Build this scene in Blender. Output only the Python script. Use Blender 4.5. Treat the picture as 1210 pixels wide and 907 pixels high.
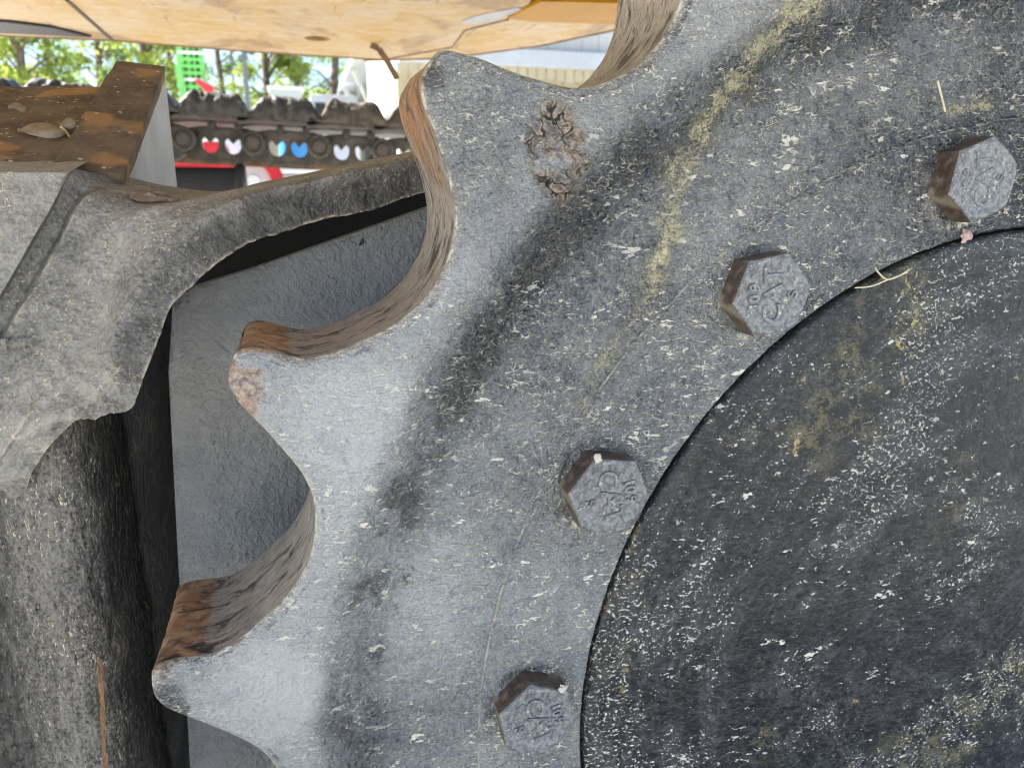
import bpy, bmesh, math, random
import numpy as np
from mathutils import Vector, Matrix
random.seed(7); RNG = np.random.default_rng(7)
R = math.radians
scene = bpy.context.scene
COL = scene.collection
for o in list(bpy.data.objects): bpy.data.objects.remove(o)

# ------------------------------------------------------------------ camera
W0, H0, FPX = 1210.0, 907.0, 909.0          # the photograph's size and focal length in pixels
CAM = Vector((0.0, -0.36, 0.95))
VX, VY = 350.0, 229.0                        # where the sprocket's axis direction (+Y) vanishes
PITCH = math.atan((H0/2 - VY)/FPX)
YAW = math.atan((W0/2 - VX)/FPX*math.cos(PITCH))
FH = Vector((math.sin(YAW), math.cos(YAW), 0)); CR = Vector((math.cos(YAW), -math.sin(YAW), 0))
CF = FH*math.cos(PITCH) - Vector((0, 0, math.sin(PITCH)))
CU = FH*math.sin(PITCH) + Vector((0, 0, math.cos(PITCH)))
cam = bpy.data.objects.new('camera', bpy.data.cameras.new('camera')); COL.objects.link(cam)
cam.data.sensor_width = 36; cam.data.lens = 36*FPX/W0
cam.data.clip_start = 0.02; cam.data.clip_end = 2000
cam.matrix_world = Matrix.Translation(CAM) @ Matrix((CR, CU, -CF)).transposed().to_4x4()
cam.data.dof.use_dof = True; cam.data.dof.focus_distance = 0.43; cam.data.dof.aperture_fstop = 13
scene.camera = cam
scene.render.resolution_x, scene.render.resolution_y = 1024, 767

# ------------------------------------------------------------------ sky, sun, exposure
SUN_DIR = Vector((-0.62, 0.22, 0.75)).normalized()     # towards the sun
world = bpy.data.worlds.new('World'); scene.world = world; world.use_nodes = True
wn = world.node_tree.nodes; wl = world.node_tree.links
sky = wn.new('ShaderNodeTexSky'); sky.sky_type = 'NISHITA'; sky.sun_disc = False
sky.sun_elevation = math.asin(SUN_DIR.z); sky.sun_rotation = math.atan2(SUN_DIR.x, SUN_DIR.y)
sky.dust_density = 0.3; sky.ozone_density = 2.0
wn['Background'].inputs['Strength'].default_value = 0.062
wl.new(sky.outputs[0], wn['Background'].inputs['Color'])
sun = bpy.data.objects.new('sun', bpy.data.lights.new('sun', 'SUN')); COL.objects.link(sun)
sun.data.energy = 5.0; sun.data.angle = R(0.53); sun.data.color = (1, .95, .87)
sun.rotation_euler = SUN_DIR.to_track_quat('Z', 'Y').to_euler()
scene.cycles.filter_width = 0.9; scene.cycles.use_adaptive_sampling = True; scene.cycles.adaptive_threshold = .02; scene.cycles.max_bounces = 6; scene.cycles.diffuse_bounces = 4; scene.cycles.glossy_bounces = 2
scene.view_settings.view_transform = 'Standard'; scene.view_settings.look = 'None'
scene.view_settings.gamma = 1.0; scene.view_settings.use_curve_mapping = False
scene.view_settings.exposure = 2.35

# ------------------------------------------------------------------ helpers
def ray(px, py): return CF + CR*((px - W0/2)/FPX) - CU*((py - H0/2)/FPX)
def at(px, py, y):
    d = ray(px, py); return CAM + d*((y - CAM.y)/d.y)
def at_z(px, py, z):
    d = ray(px, py); return CAM + d*((z - CAM.z)/d.z)

def tag(o, label=None, cat=None, group=None, kind=None):
    if label: o['label'] = label
    if cat: o['category'] = cat
    if group: o['group'] = group
    if kind: o['kind'] = kind
    return o
def empty(name, loc=(0, 0, 0), parent=None):
    o = bpy.data.objects.new(name, None); COL.objects.link(o); o.location = loc; o.empty_display_size = .05
    o.parent = parent; return o
def link(name, me, mats, parent=None, loc=(0, 0, 0), smooth=False):
    if not isinstance(mats, (list, tuple)): mats = [mats]
    if not me.materials:
        for m in mats: me.materials.append(m)
    if smooth: me.polygons.foreach_set('use_smooth', [True]*len(me.polygons))
    o = bpy.data.objects.new(name, me); COL.objects.link(o); o.parent = parent; o.location = loc; return o
def bm_obj(name, bm, mats, parent=None, loc=(0, 0, 0), smooth=False):
    bmesh.ops.recalc_face_normals(bm, faces=bm.faces[:])
    me = bpy.data.meshes.new(name); bm.to_mesh(me); bm.free(); return link(name, me, mats, parent, loc, smooth)
def grid_mesh(name, P, mask_flip=False, closed=False, attrs=None):
    """P: (n,m,3) array -> mesh; closed joins last row of axis 0 to the first"""
    n, m, _ = P.shape
    me = bpy.data.meshes.new(name)
    idx = np.arange(n*m).reshape(n, m)
    a = idx if closed else idx[:-1]
    b = np.roll(idx, -1, 0) if closed else idx[1:]
    q = np.stack([a[:, :-1], b[:, :-1], b[:, 1:], a[:, 1:]], -1).reshape(-1, 4)
    if mask_flip: q = q[:, ::-1]
    me.vertices.add(n*m); me.vertices.foreach_set('co', np.ascontiguousarray(P, dtype=np.float32).ravel())
    me.loops.add(q.size); me.loops.foreach_set('vertex_index', np.ascontiguousarray(q, dtype=np.int32).ravel())
    me.polygons.add(len(q)); me.polygons.foreach_set('loop_start', np.arange(0, q.size, 4, dtype=np.int32))
    me.polygons.foreach_set('use_smooth', np.ones(len(q), dtype=bool))
    me.update(calc_edges=True)
    for k, v in (attrs or {}).items():
        v = np.asarray(v)
        if v.ndim == 3:
            at_ = me.attributes.new(k, 'FLOAT_VECTOR', 'POINT'); at_.data.foreach_set('vector', v.astype(np.float32).ravel())
        else:
            at_ = me.attributes.new(k, 'FLOAT', 'POINT'); at_.data.foreach_set('value', v.astype(np.float32).ravel())
    return me
def add_box(bm, lo, hi, bev=0.0):
    r = bmesh.ops.create_cube(bm, size=1)
    lo, hi = Vector(lo), Vector(hi)
    for v in r['verts']: v.co = Vector(((v.co.x+.5)*(hi.x-lo.x)+lo.x, (v.co.y+.5)*(hi.y-lo.y)+lo.y, (v.co.z+.5)*(hi.z-lo.z)+lo.z))
    if bev:
        es = list({e for v in r['verts'] for e in v.link_edges})
        bmesh.ops.bevel(bm, geom=es, offset=bev, segments=2, affect='EDGES', profile=.6)
def add_tube(bm, pts, rad, seg=8, cap=True):
    pts = [Vector(p) for p in pts]; rings = []
    for i, p in enumerate(pts):
        t = (pts[min(i+1, len(pts)-1)] - pts[max(i-1, 0)]).normalized()
        u = t.orthogonal().normalized() if i == 0 else (u - t*u.dot(t)).normalized()
        v = t.cross(u); r = rad[i] if isinstance(rad, (list, tuple)) else rad
        rings.append([bm.verts.new(p + (u*math.cos(2*math.pi*k/seg) + v*math.sin(2*math.pi*k/seg))*r) for k in range(seg)])
    for a, b in zip(rings, rings[1:]):
        for k in range(seg): bm.faces.new((a[k], a[(k+1) % seg], b[(k+1) % seg], b[k]))
    if cap:
        bm.faces.new(rings[0][::-1]); bm.faces.new(rings[-1])
def add_prism(bm, loop, vec, holes=()):
    """flat polygon (with holes) extruded by vec"""
    vec = Vector(vec); edges = []; allv = []
    for lp in [loop] + list(holes):
        vs = [bm.verts.new(Vector(p)) for p in lp]; allv.append(vs)
        for i in range(len(vs)): edges.append(bm.edges.new((vs[i], vs[(i+1) % len(vs)])))
    fr = bmesh.ops.triangle_fill(bm, edges=edges, use_beauty=True)
    faces = [g for g in fr['geom'] if isinstance(g, bmesh.types.BMFace)]
    mp = {}
    for vs in allv:
        for v in vs: mp[v] = bm.verts.new(v.co + vec)
    for f in faces: bm.faces.new([mp[v] for v in reversed(f.verts)])
    for vs in allv:
        for i in range(len(vs)):
            a, b = vs[i], vs[(i+1) % len(vs)]; bm.faces.new((a, b, mp[b], mp[a]))

# numpy noise
def perlin(x, y, seed=0):
    r = np.random.default_rng(seed); tab = r.random(4096)*2*np.pi; N = 4096
    xi = np.floor(x).astype(np.int64); yi = np.floor(y).astype(np.int64); xf = x-xi; yf = y-yi
    def g(i, j, dx, dy):
        a = tab[((i*73856093) ^ (j*19349663)) % N]; return np.cos(a)*dx + np.sin(a)*dy
    s = lambda t: t*t*t*(t*(t*6-15)+10)
    u, v = s(xf), s(yf)
    n0 = g(xi, yi, xf, yf)*(1-u) + g(xi+1, yi, xf-1, yf)*u
    n1 = g(xi, yi+1, xf, yf-1)*(1-u) + g(xi+1, yi+1, xf-1, yf-1)*u
    return (n0*(1-v) + n1*v)*1.5
def fbm(x, y, sc, oct=4, seed=0, gain=.5):
    t = 0; a = 1
    for o in range(oct):
        t = t + a*perlin(x*sc*2**o + 17.3*o, y*sc*2**o - 9.1*o, seed+o); a *= gain
    return t
def sstep(a, b, x):
    t = np.clip((x-a)/(b-a), 0, 1); return t*t*(3-2*t)
def seg_dist(X, Z, pts):
    d = np.full(X.shape, 1e9)
    for (x0, z0), (x1, z1) in zip(pts, pts[1:]):
        dx, dz = x1-x0, z1-z0; t = np.clip(((X-x0)*dx + (Z-z0)*dz)/(dx*dx+dz*dz), 0, 1)
        d = np.minimum(d, np.hypot(X-x0-t*dx, Z-z0-t*dz))
    return d
def catmull(P, n):
    """P (k,d) control points -> n points"""
    P = np.asarray(P, float); k = len(P)
    E = np.vstack([2*P[0]-P[1], P, 2*P[-1]-P[-2]])
    t = np.linspace(0, k-1, n); i = np.minimum(t.astype(int), k-2); f = (t-i)[:, None]
    a, b, c, d = E[i], E[i+1], E[i+2], E[i+3]
    return .5*((2*b) + (-a+c)*f + (2*a-5*b+4*c-d)*f**2 + (-a+3*b-3*c+d)*f**3)

# ------------------------------------------------------------------ shader helpers
class Sh:
    def __init__(s, name):
        s.mat = bpy.data.materials.new(name); s.mat.use_nodes = True
        s.nt = s.mat.node_tree; s.b = s.nt.nodes['Principled BSDF']; s._tc = None
    def node(s, t, ins=None, out=0, **pr):
        n = s.nt.nodes.new(t)
        for k, v in pr.items(): setattr(n, k, v)
        for k, v in (ins or {}).items(): s.put(n.inputs[k], v)
        return n.outputs[out]
    def put(s, sock, v):
        if isinstance(v, bpy.types.NodeSocket): s.nt.links.new(v, sock)
        elif v is not None:
            if isinstance(v, (tuple, list)) and len(v) == 3 and sock.type == 'RGBA': v = (*v, 1)
            sock.default_value = v
    def obj(s):
        if s._tc is None: s._tc = s.nt.nodes.new('ShaderNodeTexCoord')
        return s._tc.outputs['Object']
    def attr(s, name, out=2): return s.node('ShaderNodeAttribute', out=out, attribute_name=name)
    def m(s, op, a, b=None, c=None):
        i = {0: a}
        if b is not None: i[1] = b
        if c is not None: i[2] = c
        return s.node('ShaderNodeMath', i, operation=op)
    def add(s, a, b): return s.m('ADD', a, b)
    def mul(s, a, b): return s.m('MULTIPLY', a, b)
    def sub(s, a, b): return s.m('SUBTRACT', a, b)
    def clamp(s, a): return s.node('ShaderNodeClamp', {0: a})
    def rng(s, v, lo, hi, a=0., b=1.):
        return s.node('ShaderNodeMapRange', {0: v, 1: lo, 2: hi, 3: a, 4: b}, interpolation_type='SMOOTHSTEP')
    def mix(s, f, a, b, mode='MIX'):
        n = s.nt.nodes.new('ShaderNodeMix'); n.data_type = 'RGBA'; n.blend_type = mode
        s.put(n.inputs[0], f); s.put(n.inputs[6], a); s.put(n.inputs[7], b); return n.outputs[2]
    def map(s, v, scale=(1, 1, 1), rot=(0, 0, 0), loc=(0, 0, 0)):
        return s.node('ShaderNodeMapping', {0: v, 1: loc, 2: rot, 3: scale})
    def noise(s, v, sc, det=4, rough=.55, dist=0., out=0):
        return s.node('ShaderNodeTexNoise', {'Vector': v, 'Scale': sc, 'Detail': det, 'Roughness': rough, 'Distortion': dist}, out=out)
    def vadd(s, v, w, k):
        sc = s.node('ShaderNodeVectorMath', {0: w, 3: k}, operation='SCALE'); return s.node('ShaderNodeVectorMath', {0: v, 1: sc}, operation='ADD')
    def warp(s, v, sc, k):
        n = s.noise(v, sc, 2, .5, out=1)
        c = s.node('ShaderNodeVectorMath', {0: n, 1: (.5, .5, .5)}, operation='SUBTRACT'); return s.vadd(v, c, k)
    def fleck(s, v, sc, dens, size, stretch=(1, 1, 1), rot=(0, 0, 0), warp=None):
        """scattered marks: one per cell, random size, some cells empty"""
        if warp: v = s.warp(v, warp[0], warp[1])
        v = s.map(v, stretch, rot)
        n = s.nt.nodes.new('ShaderNodeTexVoronoi'); n.voronoi_dimensions = '3D'; s.put(n.inputs['Vector'], v); s.put(n.inputs['Scale'], sc)
        sp = s.node('ShaderNodeSeparateColor', {0: n.outputs['Color']}, out=0)
        lim = s.mul(s.rng(sp, 1-dens, 1.0, 0, 1), size)
        return s.rng(s.sub(lim, n.outputs['Distance']), 0, size*.25)
    def worm(s, v, sc, width, stretch=(1, 1, 1), rot=(0, 0, 0), lo=.54, hi=.60, msc=.55):
        """short thin squiggles"""
        v = s.map(v, stretch, rot)
        a = s.m('ABSOLUTE', s.sub(s.noise(v, sc, 2, .55, .4), .5))
        ln = s.rng(a, 0, width, 1, 0)
        return s.mul(ln, s.rng(s.noise(s.map(v, (1, 1, 1), (0, 0, 0), (5, 3, 8)), sc*msc, 3, .6), lo, hi))
    def grain(s, v, sc, thr, wid=.05, rough=.75):
        return s.rng(s.noise(v, sc, 3, rough), thr, thr+wid)
    def bump(s, h, dist, strength=1., normal=None):
        return s.node('ShaderNodeBump', {'Height': h, 'Distance': dist, 'Strength': strength, 'Normal': normal})
    def done(s, col=None, rough=None, normal=None, metal=None, spec=None, coat=None):
        for k, v in (('Base Color', col), ('Roughness', rough), ('Normal', normal), ('Metallic', metal), ('Specular IOR Level', spec), ('Coat Weight', coat)):
            if v is not None: s.put(s.b.inputs[k], v)
        return s.mat
def simple(name, col, rough=.6, var=.25, sc=30, bump=.0005, metal=0., bsc=200):
    s = Sh(name); v = s.obj(); n = s.noise(v, sc, 5, .6)
    c = s.mix(s.rng(n, .3, .7), tuple(x*(1-var) for x in col), tuple(min(1, x*(1+var)) for x in col))
    return s.done(c, rough, s.bump(s.noise(v, bsc, 4), bump) if bump else None, metal)

DUST = (.40, .393, .375); CREAM = (.82, .77, .63); NAVY = (.027, .030, .036)

def mat_sprocket():
    s = Sh('sprocket_paint'); v = s.obj()
    sp = s.nt.nodes.new('ShaderNodeSeparateXYZ'); s.put(sp.inputs[0], v)
    r = s.m('SQRT', s.add(s.mul(sp.outputs[0], sp.outputs[0]), s.mul(sp.outputs[2], sp.outputs[2])))
    dust_light, yel, rust, grime = s.attr('dust_light'), s.attr('yellow'), s.attr('rust'), s.attr('grime')
    big = s.noise(v, 14, 5, .62); med = s.noise(v, 95, 4, .68)
    fine = s.noise(v, 560, 2, .75)
    d = s.clamp(s.add(s.add(dust_light, s.mul(s.sub(big, .5), .75)), s.mul(s.add(s.mul(s.sub(med, .5), .85), s.mul(s.sub(fine, .5), 1.15)), s.attr('coarse'))))
    c = s.mix(d, NAVY, DUST)
    c = s.mix(s.mul(s.rng(s.noise(v, 26, 4, .65), .52, .70), .30), c, (.085, .105, .145))
    gm = s.mul(s.rng(s.add(grime, s.add(s.mul(s.sub(med, .5), 2.1), s.add(s.mul(s.sub(s.noise(v, 38, 4, .7), .5), 1.3), s.mul(s.sub(fine, .5), 1.7)))), .45, 1.05), .85)
    c = s.mix(gm, c, (.040, .036, .030))
    # thin cracks with pale dirt, and fine grains; they also paint in relief glints
    w1 = s.worm(v, 150, .026, (.5, 1, 1.2), (0, R(26), 0), .47, .52, .8)
    w2 = s.worm(v, 330, .045, (.5, 1, 1.2), (0, R(22), 0), .47, .53, .8)
    g1 = s.mul(s.grain(v, 560, .595), s.rng(med, .42, .60, .25, 1))
    area = s.rng(s.noise(v, 20, 3, .6), .34, .54, .35, 1.)
    w3 = s.rng(s.noise(s.map(v, (.5, 1, 1.2), (0, R(24), 0), (2, 0, 5)), 125, 3, .7), .65, .67)
    fl = s.clamp(s.add(s.add(w1, s.mul(w2, .8)), s.add(w3, s.mul(g1, .75))))
    cm = s.clamp(s.mul(s.mul(fl, area), s.attr('fleck')))
    rim_ = s.mul(s.attr('rim'), s.rng(s.noise(v, 200, 4, .75), .40, .58)); cm = s.m('MAXIMUM', cm, s.mul(rim_, .8))
    ln = s.mul(s.rng(s.m('ABSOLUTE', s.sub(r, .34575)), .0001, .0006, 1, 0), s.rng(s.noise(v, 60, 4, .75), .40, .62, .0, .55))
    cm = s.m('MAXIMUM', cm, ln)
    c = s.mix(cm, c, CREAM)
    c = s.mix(s.mul(s.rng(s.attr('haze_y'), .1, .9, 0, .15), s.rng(med, .3, .7)), c, (.30, .27, .15))
    yn = s.noise(v, 650, 3, .8)
    ym = s.mul(s.rng(s.add(s.mul(yel, .5), s.add(s.mul(s.sub(yn, .5), 2.6), s.mul(s.sub(med, .5), 2.0))), .26, .52), s.rng(yel, .02, .45, 0, .70))
    c = s.mix(ym, c, (.64, .56, .32))
    rn = s.noise(v, 130, 5, .75)
    rm = s.rng(s.add(rust, s.mul(s.sub(rn, .5), 1.6)), .40, .62)
    rc = s.mix(s.rng(s.noise(v, 300, 3, .7), .36, .62), (.09, .06, .045), (.46, .33, .22)); rc = s.mix(s.rng(s.noise(v, 60, 3, .6), .5, .62), rc, (.40, .20, .10))
    c = s.mix(s.mul(rm, .8), c, rc)
    vo = s.nt.nodes.new('ShaderNodeTexVoronoi'); vo.feature = 'DISTANCE_TO_EDGE'; s.put(vo.inputs['Vector'], s.warp(v, 120, .012)); s.put(vo.inputs['Scale'], 120)
    cr_ = s.mul(s.rng(s.attr('crust'), .15, .6), s.rng(s.noise(v, 45, 3, .6), .40, .55)); ck = s.mul(s.rng(vo.outputs['Distance'], .02, .10, 1, 0), cr_)
    c = s.mix(s.mul(cr_, .65), c, s.mix(s.rng(rn, .42, .6), (.06, .05, .042), (.26, .18, .12)))
    c = s.mix(s.mul(s.rng(vo.outputs['Distance'], .08, .22, 1, 0), s.mul(cr_, .7)), c, (.50, .40, .27))
    c = s.mix(ck, c, (.015, .012, .010))
    h = s.add(s.add(s.mul(s.noise(v, 230, 3, .6), 1.), s.mul(s.noise(v, 620, 1, .5), .22)), s.mul(s.sub(s.add(cm, s.mul(ym, .6)), ck), .26))
    h = s.mul(h, s.add(.25, s.mul(s.attr('coarse'), .75)))
    return s.done(c, s.add(.27, s.mul(d, .20)), s.bump(h, .0056, 1.), spec=.9)

def mat_flank():
    s = Sh('worn_tooth_steel'); fu = s.attr('fuv', 1); v = s.obj()
    sep = s.nt.nodes.new('ShaderNodeSeparateXYZ'); s.put(sep.inputs[0], fu)
    fw_ = s.warp(fu, 60, .006)
    st = s.noise(s.map(fw_, (120, 460, 1)), 1, 6, .8, .3)           # scuffs that run along the rolling direction
    st2 = s.noise(s.map(fw_, (110, 620, 1), loc=(3, 7, 0)), 1, 3, .7, .5)
    st3 = s.noise(s.map(fw_, (22, 130, 1), loc=(1, 2, 0)), 1, 5, .75, .8)
    tip = s.attr('tip'); front = s.attr('leading')
    c = s.mix(s.rng(st, .36, .60), (.24, .205, .175), (.56, .505, .43))
    c = s.mix(s.rng(s.noise(v, 30, 3, .6), .5, .65, 0, .35), c, (.36, .35, .34))
    orange = s.mix(s.rng(st, .34, .62), (.15, .055, .02), (.62, .28, .085))
    n = s.noise(v, 40, 4, .6)
    c = s.mix(s.clamp(s.mul(s.rng(s.add(front, s.mul(s.sub(n, .5), .9)), .3, .75), .92)), c, orange)
    tc = s.mix(s.rng(s.noise(v, 110, 5, .7), .40, .60), (.20, .085, .042), (.56, .35, .19)); tc = s.mix(s.rng(s.noise(v, 45, 3, .6), .52, .66), tc, (.46, .22, .09))
    c = s.mix(s.rng(s.add(tip, s.mul(s.sub(n, .5), .7)), .45, .75, 0, .9), c, tc)
    blk = s.clamp(s.add(s.rng(st2, .60, .65, 0, .8), s.rng(st3, .56, .63, 0, .9)))
    c = s.mix(s.mul(blk, s.rng(tip, .2, .7, 1, .35)), c, (.016, .014, .014))
    pn = s.noise(s.map(fw_, (30, 70, 1), loc=(9, 4, 0)), 1, 5, .72, .6); c = s.mix(s.rng(pn, .53, .62, 0, .85), c, (.035, .031, .029)); c = s.mix(s.rng(pn, .42, .32, 0, .5), c, (.58, .52, .43))
    h = s.sub(s.add(s.mul(st, .6), s.mul(st2, .3)), s.mul(blk, .4))
    pt = s.noise(v, 260, 3, .6); h = s.add(h, s.mul(pt, .5))
    return s.done(c, s.rng(st, .3, .7, .30, .52), s.bump(h, .0013, .9), metal=.25)

def mat_hub():
    s = Sh('hub_black_paint'); v = s.obj()
    sp = s.nt.nodes.new('ShaderNodeSeparateXYZ'); s.put(sp.inputs[0], v)
    r = s.m('SQRT', s.add(s.mul(sp.outputs[0], sp.outputs[0]), s.mul(sp.outputs[2], sp.outputs[2])))
    th = s.m('ARCTAN2', sp.outputs[2], sp.outputs[0])
    pol2 = s.node('ShaderNodeCombineXYZ', {0: s.mul(r, 60), 1: s.mul(th, 3.0), 2: 4.})
    st2 = s.noise(s.warp(pol2, 2.5, .6), 1, 6, .68, .3)
    big = s.noise(v, 9, 4, .6); med = s.noise(v, 90, 4, .7); fine = s.noise(s.map(v, (.8, 1, 1.2), (0, R(35), 0)), 560, 2, .75)
    dirt = s.clamp(s.add(s.mul(s.mul(s.rng(st2, .42, .64), s.rng(big, .30, .62, .25, 1)), .36), s.add(s.mul(s.sub(med, .5), .55), s.mul(s.sub(fine, .5), .8))))
    mo = s.mul(s.rng(s.noise(s.map(v, (.75, 1, 1.1), (0, R(36), 0)), 300, 4, .82), .47, .66), s.rng(s.add(st2, big), .75, 1.25, .35, 1.))
    dirt = s.clamp(s.add(s.mul(dirt, .5), s.mul(mo, .34)))
    c = s.mix(dirt, (.006, .007, .009), (.23, .23, .22))
    g = s.rng(s.noise(v, 7, 4, .6), .50, .66, 0, .6)
    c = s.mix(s.mul(g, s.rng(s.add(med, s.mul(s.sub(fine, .5), .6)), .45, .65)), c, (.24, .20, .09))
    edge = s.mul(s.rng(r, .250, .281), s.rng(th, 2.5, 3.0, .12, 1))
    area = s.clamp(s.add(edge, s.rng(s.mul(big, s.add(st2, .5)), .42, .60, .10, .95)))
    hv = s.map(v, (.55, 1, 1.1), (0, R(30), 0))
    g1 = s.rng(s.add(s.noise(s.map(v, (.8, 1, 1.1), (0, R(36), 0)), 520, 2, .8), s.mul(s.sub(area, .45), .18)), .67, .71)
    f3 = s.rng(s.add(s.noise(hv, 105, 5, .78), s.mul(s.sub(s.noise(v, 17, 3, .6), .5), .35)), .645, .665)
    f4 = s.rng(s.add(s.noise(s.map(hv, (1, 1, 1), (0, 0, 0), (3, 1, 2)), 240, 4, .75), s.mul(s.sub(s.noise(v, 25, 3, .6), .5), .30)), .645, .67)
    fl = s.clamp(s.add(s.add(g1, s.mul(f4, .8)), f3))
    c = s.mix(s.mul(fl, .92), c, (.74, .70, .60))
    yo = s.mul(s.rng(s.noise(v, 150, 4, .8), .56, .62), s.rng(s.noise(s.map(v, (1, 1, .35), (0, R(-28), 0)), 22, 3, .6), .60, .68))
    c = s.mix(s.mul(yo, .75), c, (.52, .40, .15))
    h = s.add(s.add(s.mul(s.noise(v, 200, 2, .6), .6), s.mul(fl, .35)), s.mul(fine, .2))
    return s.done(c, s.add(.36, s.mul(s.clamp(s.add(dirt, fl)), .35)), s.bump(h, .0016, 1.), spec=.35)

def mat_cast(name, base, dustc, amount, streak=None, grain=1., flk=1.1, bdist=.0036):
    s = Sh(name); v = s.obj()
    big = s.noise(v, 11, 5, .6); med = s.noise(v, 80, 5, .65); fine = s.noise(v, 480, 3, .65)
    dv = s.attr('dust_light')
    nz = s.add(s.mul(s.sub(big, .5), .6), s.add(s.mul(s.sub(med, .5), .7), s.mul(s.sub(fine, .5), 1.6*grain)))
    d = s.clamp(s.add(s.mul(dv, amount), s.mul(nz, s.rng(dv, 0, .6, .10, 1.))))
    c = s.mix(d, base, dustc)
    sv = v if not streak else s.map(v, streak)
    f1 = s.grain(sv, 400, .575); f2 = s.worm(sv, 170, .028, (.8, 1, 1), (0, 0, 0), .55, .61)
    fm = s.mul(s.clamp(s.add(s.mul(f1, .8), f2)), s.mul(s.rng(s.noise(v, 26, 4), .36, .60, .15, 1), s.mul(s.rng(dv, 0, .8, .25, 1.), flk)))
    ed = s.mul(s.attr('edge'), s.rng(s.noise(v, 110, 4, .75), .42, .60, .0, .9))
    fm = s.m('MAXIMUM', s.clamp(fm), ed)
    c = s.mix(fm, c, (.70, .62, .46))
    if streak:
        stn = s.noise(s.map(v, streak, loc=(1, 2, 3)), 130, 5, .7)
        c = s.mix(s.rng(stn, .56, .72, 0, .6), c, base)
    rs = s.attr('rust'); c = s.mix(s.rng(s.add(rs, s.mul(s.sub(med, .5), .8)), .35, .65, 0, .75), c, (.36, .19, .075))
    h = s.add(s.add(s.mul(s.noise(sv, 150, 2, .6), .8), s.mul(fine, .3)), s.mul(fm, .25))
    return s.done(c, s.add(.42, s.mul(d, .35)), s.bump(h, bdist, .95))

def mat_plate():
    s = Sh('guard_plate_paint'); v = s.obj()
    d = s.noise(v, 12, 5, .6); med = s.noise(v, 110, 4, .6); orange = s.noise(v, 330, 3, .55)
    c = s.mix(s.rng(d, .3, .7), (.22, .218, .208), (.34, .335, .32))
    c = s.mix(s.mul(s.rng(med, .45, .7), .35), c, (.38, .37, .35))
    f = s.fleck(v, 60, .10, .16, warp=(90, .02)); c = s.mix(s.mul(f, .9), c, (.02, .02, .02))
    f2 = s.fleck(v, 300, .05, .3); c = s.mix(s.mul(f2, .55), c, (.5, .48, .42))
    scr = s.fleck(s.map(v, (1, 1, .10), (0, R(-8), 0)), 120, .12, .3, warp=(30, .02)); c = s.mix(s.mul(scr, .8), c, (.025, .025, .028))
    h = s.add(s.mul(orange, .7), s.mul(s.noise(v, 150, 3, .6), 1.0)); h = s.sub(h, s.mul(scr, .5))
    return s.done(c, s.rng(med, .3, .7, .38, .55), s.bump(h, .0036, 1.))

def mat_yellow(name='belly_yellow', pale=.72, sat=(.50, .32, .11)):
    s = Sh(name); v = s.obj()
    n = s.noise(s.map(v, (1, .6, 1)), 7, 6, .65); m_ = s.noise(s.map(v, (.8, 1.4, 1)), 26, 6, .75)
    c = s.mix(s.rng(n, .35, .65), sat, (.52, .40, .25))
    c = s.mix(s.mul(s.rng(m_, .42, .7), pale), c, (.60, .50, .37))
    sc = s.noise(s.map(v, (1.2, .10, 1), (0, 0, R(58))), 34, 5, .75)
    c = s.mix(s.rng(sc, .62, .68, 0, .75), c, (.22, .13, .065))
    bs = s.noise(s.map(v, (1, .7, 1), loc=(4, 1, 0)), 4.5, 6, .72, .5); c = s.mix(s.rng(bs, .50, .62, 0, .65), c, (.25, .15, .075))
    g_ = s.noise(v, 60, 4, .7); c = s.mix(s.rng(g_, .60, .66, 0, .5), c, (.30, .19, .10))
    ch = s.noise(v, 6.5, 7, .7, .4)
    c = s.mix(s.rng(ch, .66, .675, 0, .9), c, (.42, .41, .42))
    return s.done(c, .55, s.bump(s.add(n, s.mul(m_, .5)), .004, .6))

def mat_shelf():
    s = Sh('caked_brown_dirt'); v = s.obj()
    n = s.noise(v, 22, 6, .65); m_ = s.noise(v, 130, 5, .7)
    c = s.mix(s.rng(n, .3, .65), (.075, .052, .034), (.17, .125, .085))
    c = s.mix(s.mul(s.rng(m_, .5, .7), .5), c, (.26, .20, .145))
    o = s.noise(v, 17, 3, .5); c = s.mix(s.rng(o, .60, .66, 0, .85), c, (.36, .21, .085))
    f = s.fleck(v, 300, .14, .5); c = s.mix(s.mul(f, .8), c, (.58, .52, .42))
    return s.done(c, .85, s.bump(s.add(n, s.mul(m_, .6)), .003, .9))

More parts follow.
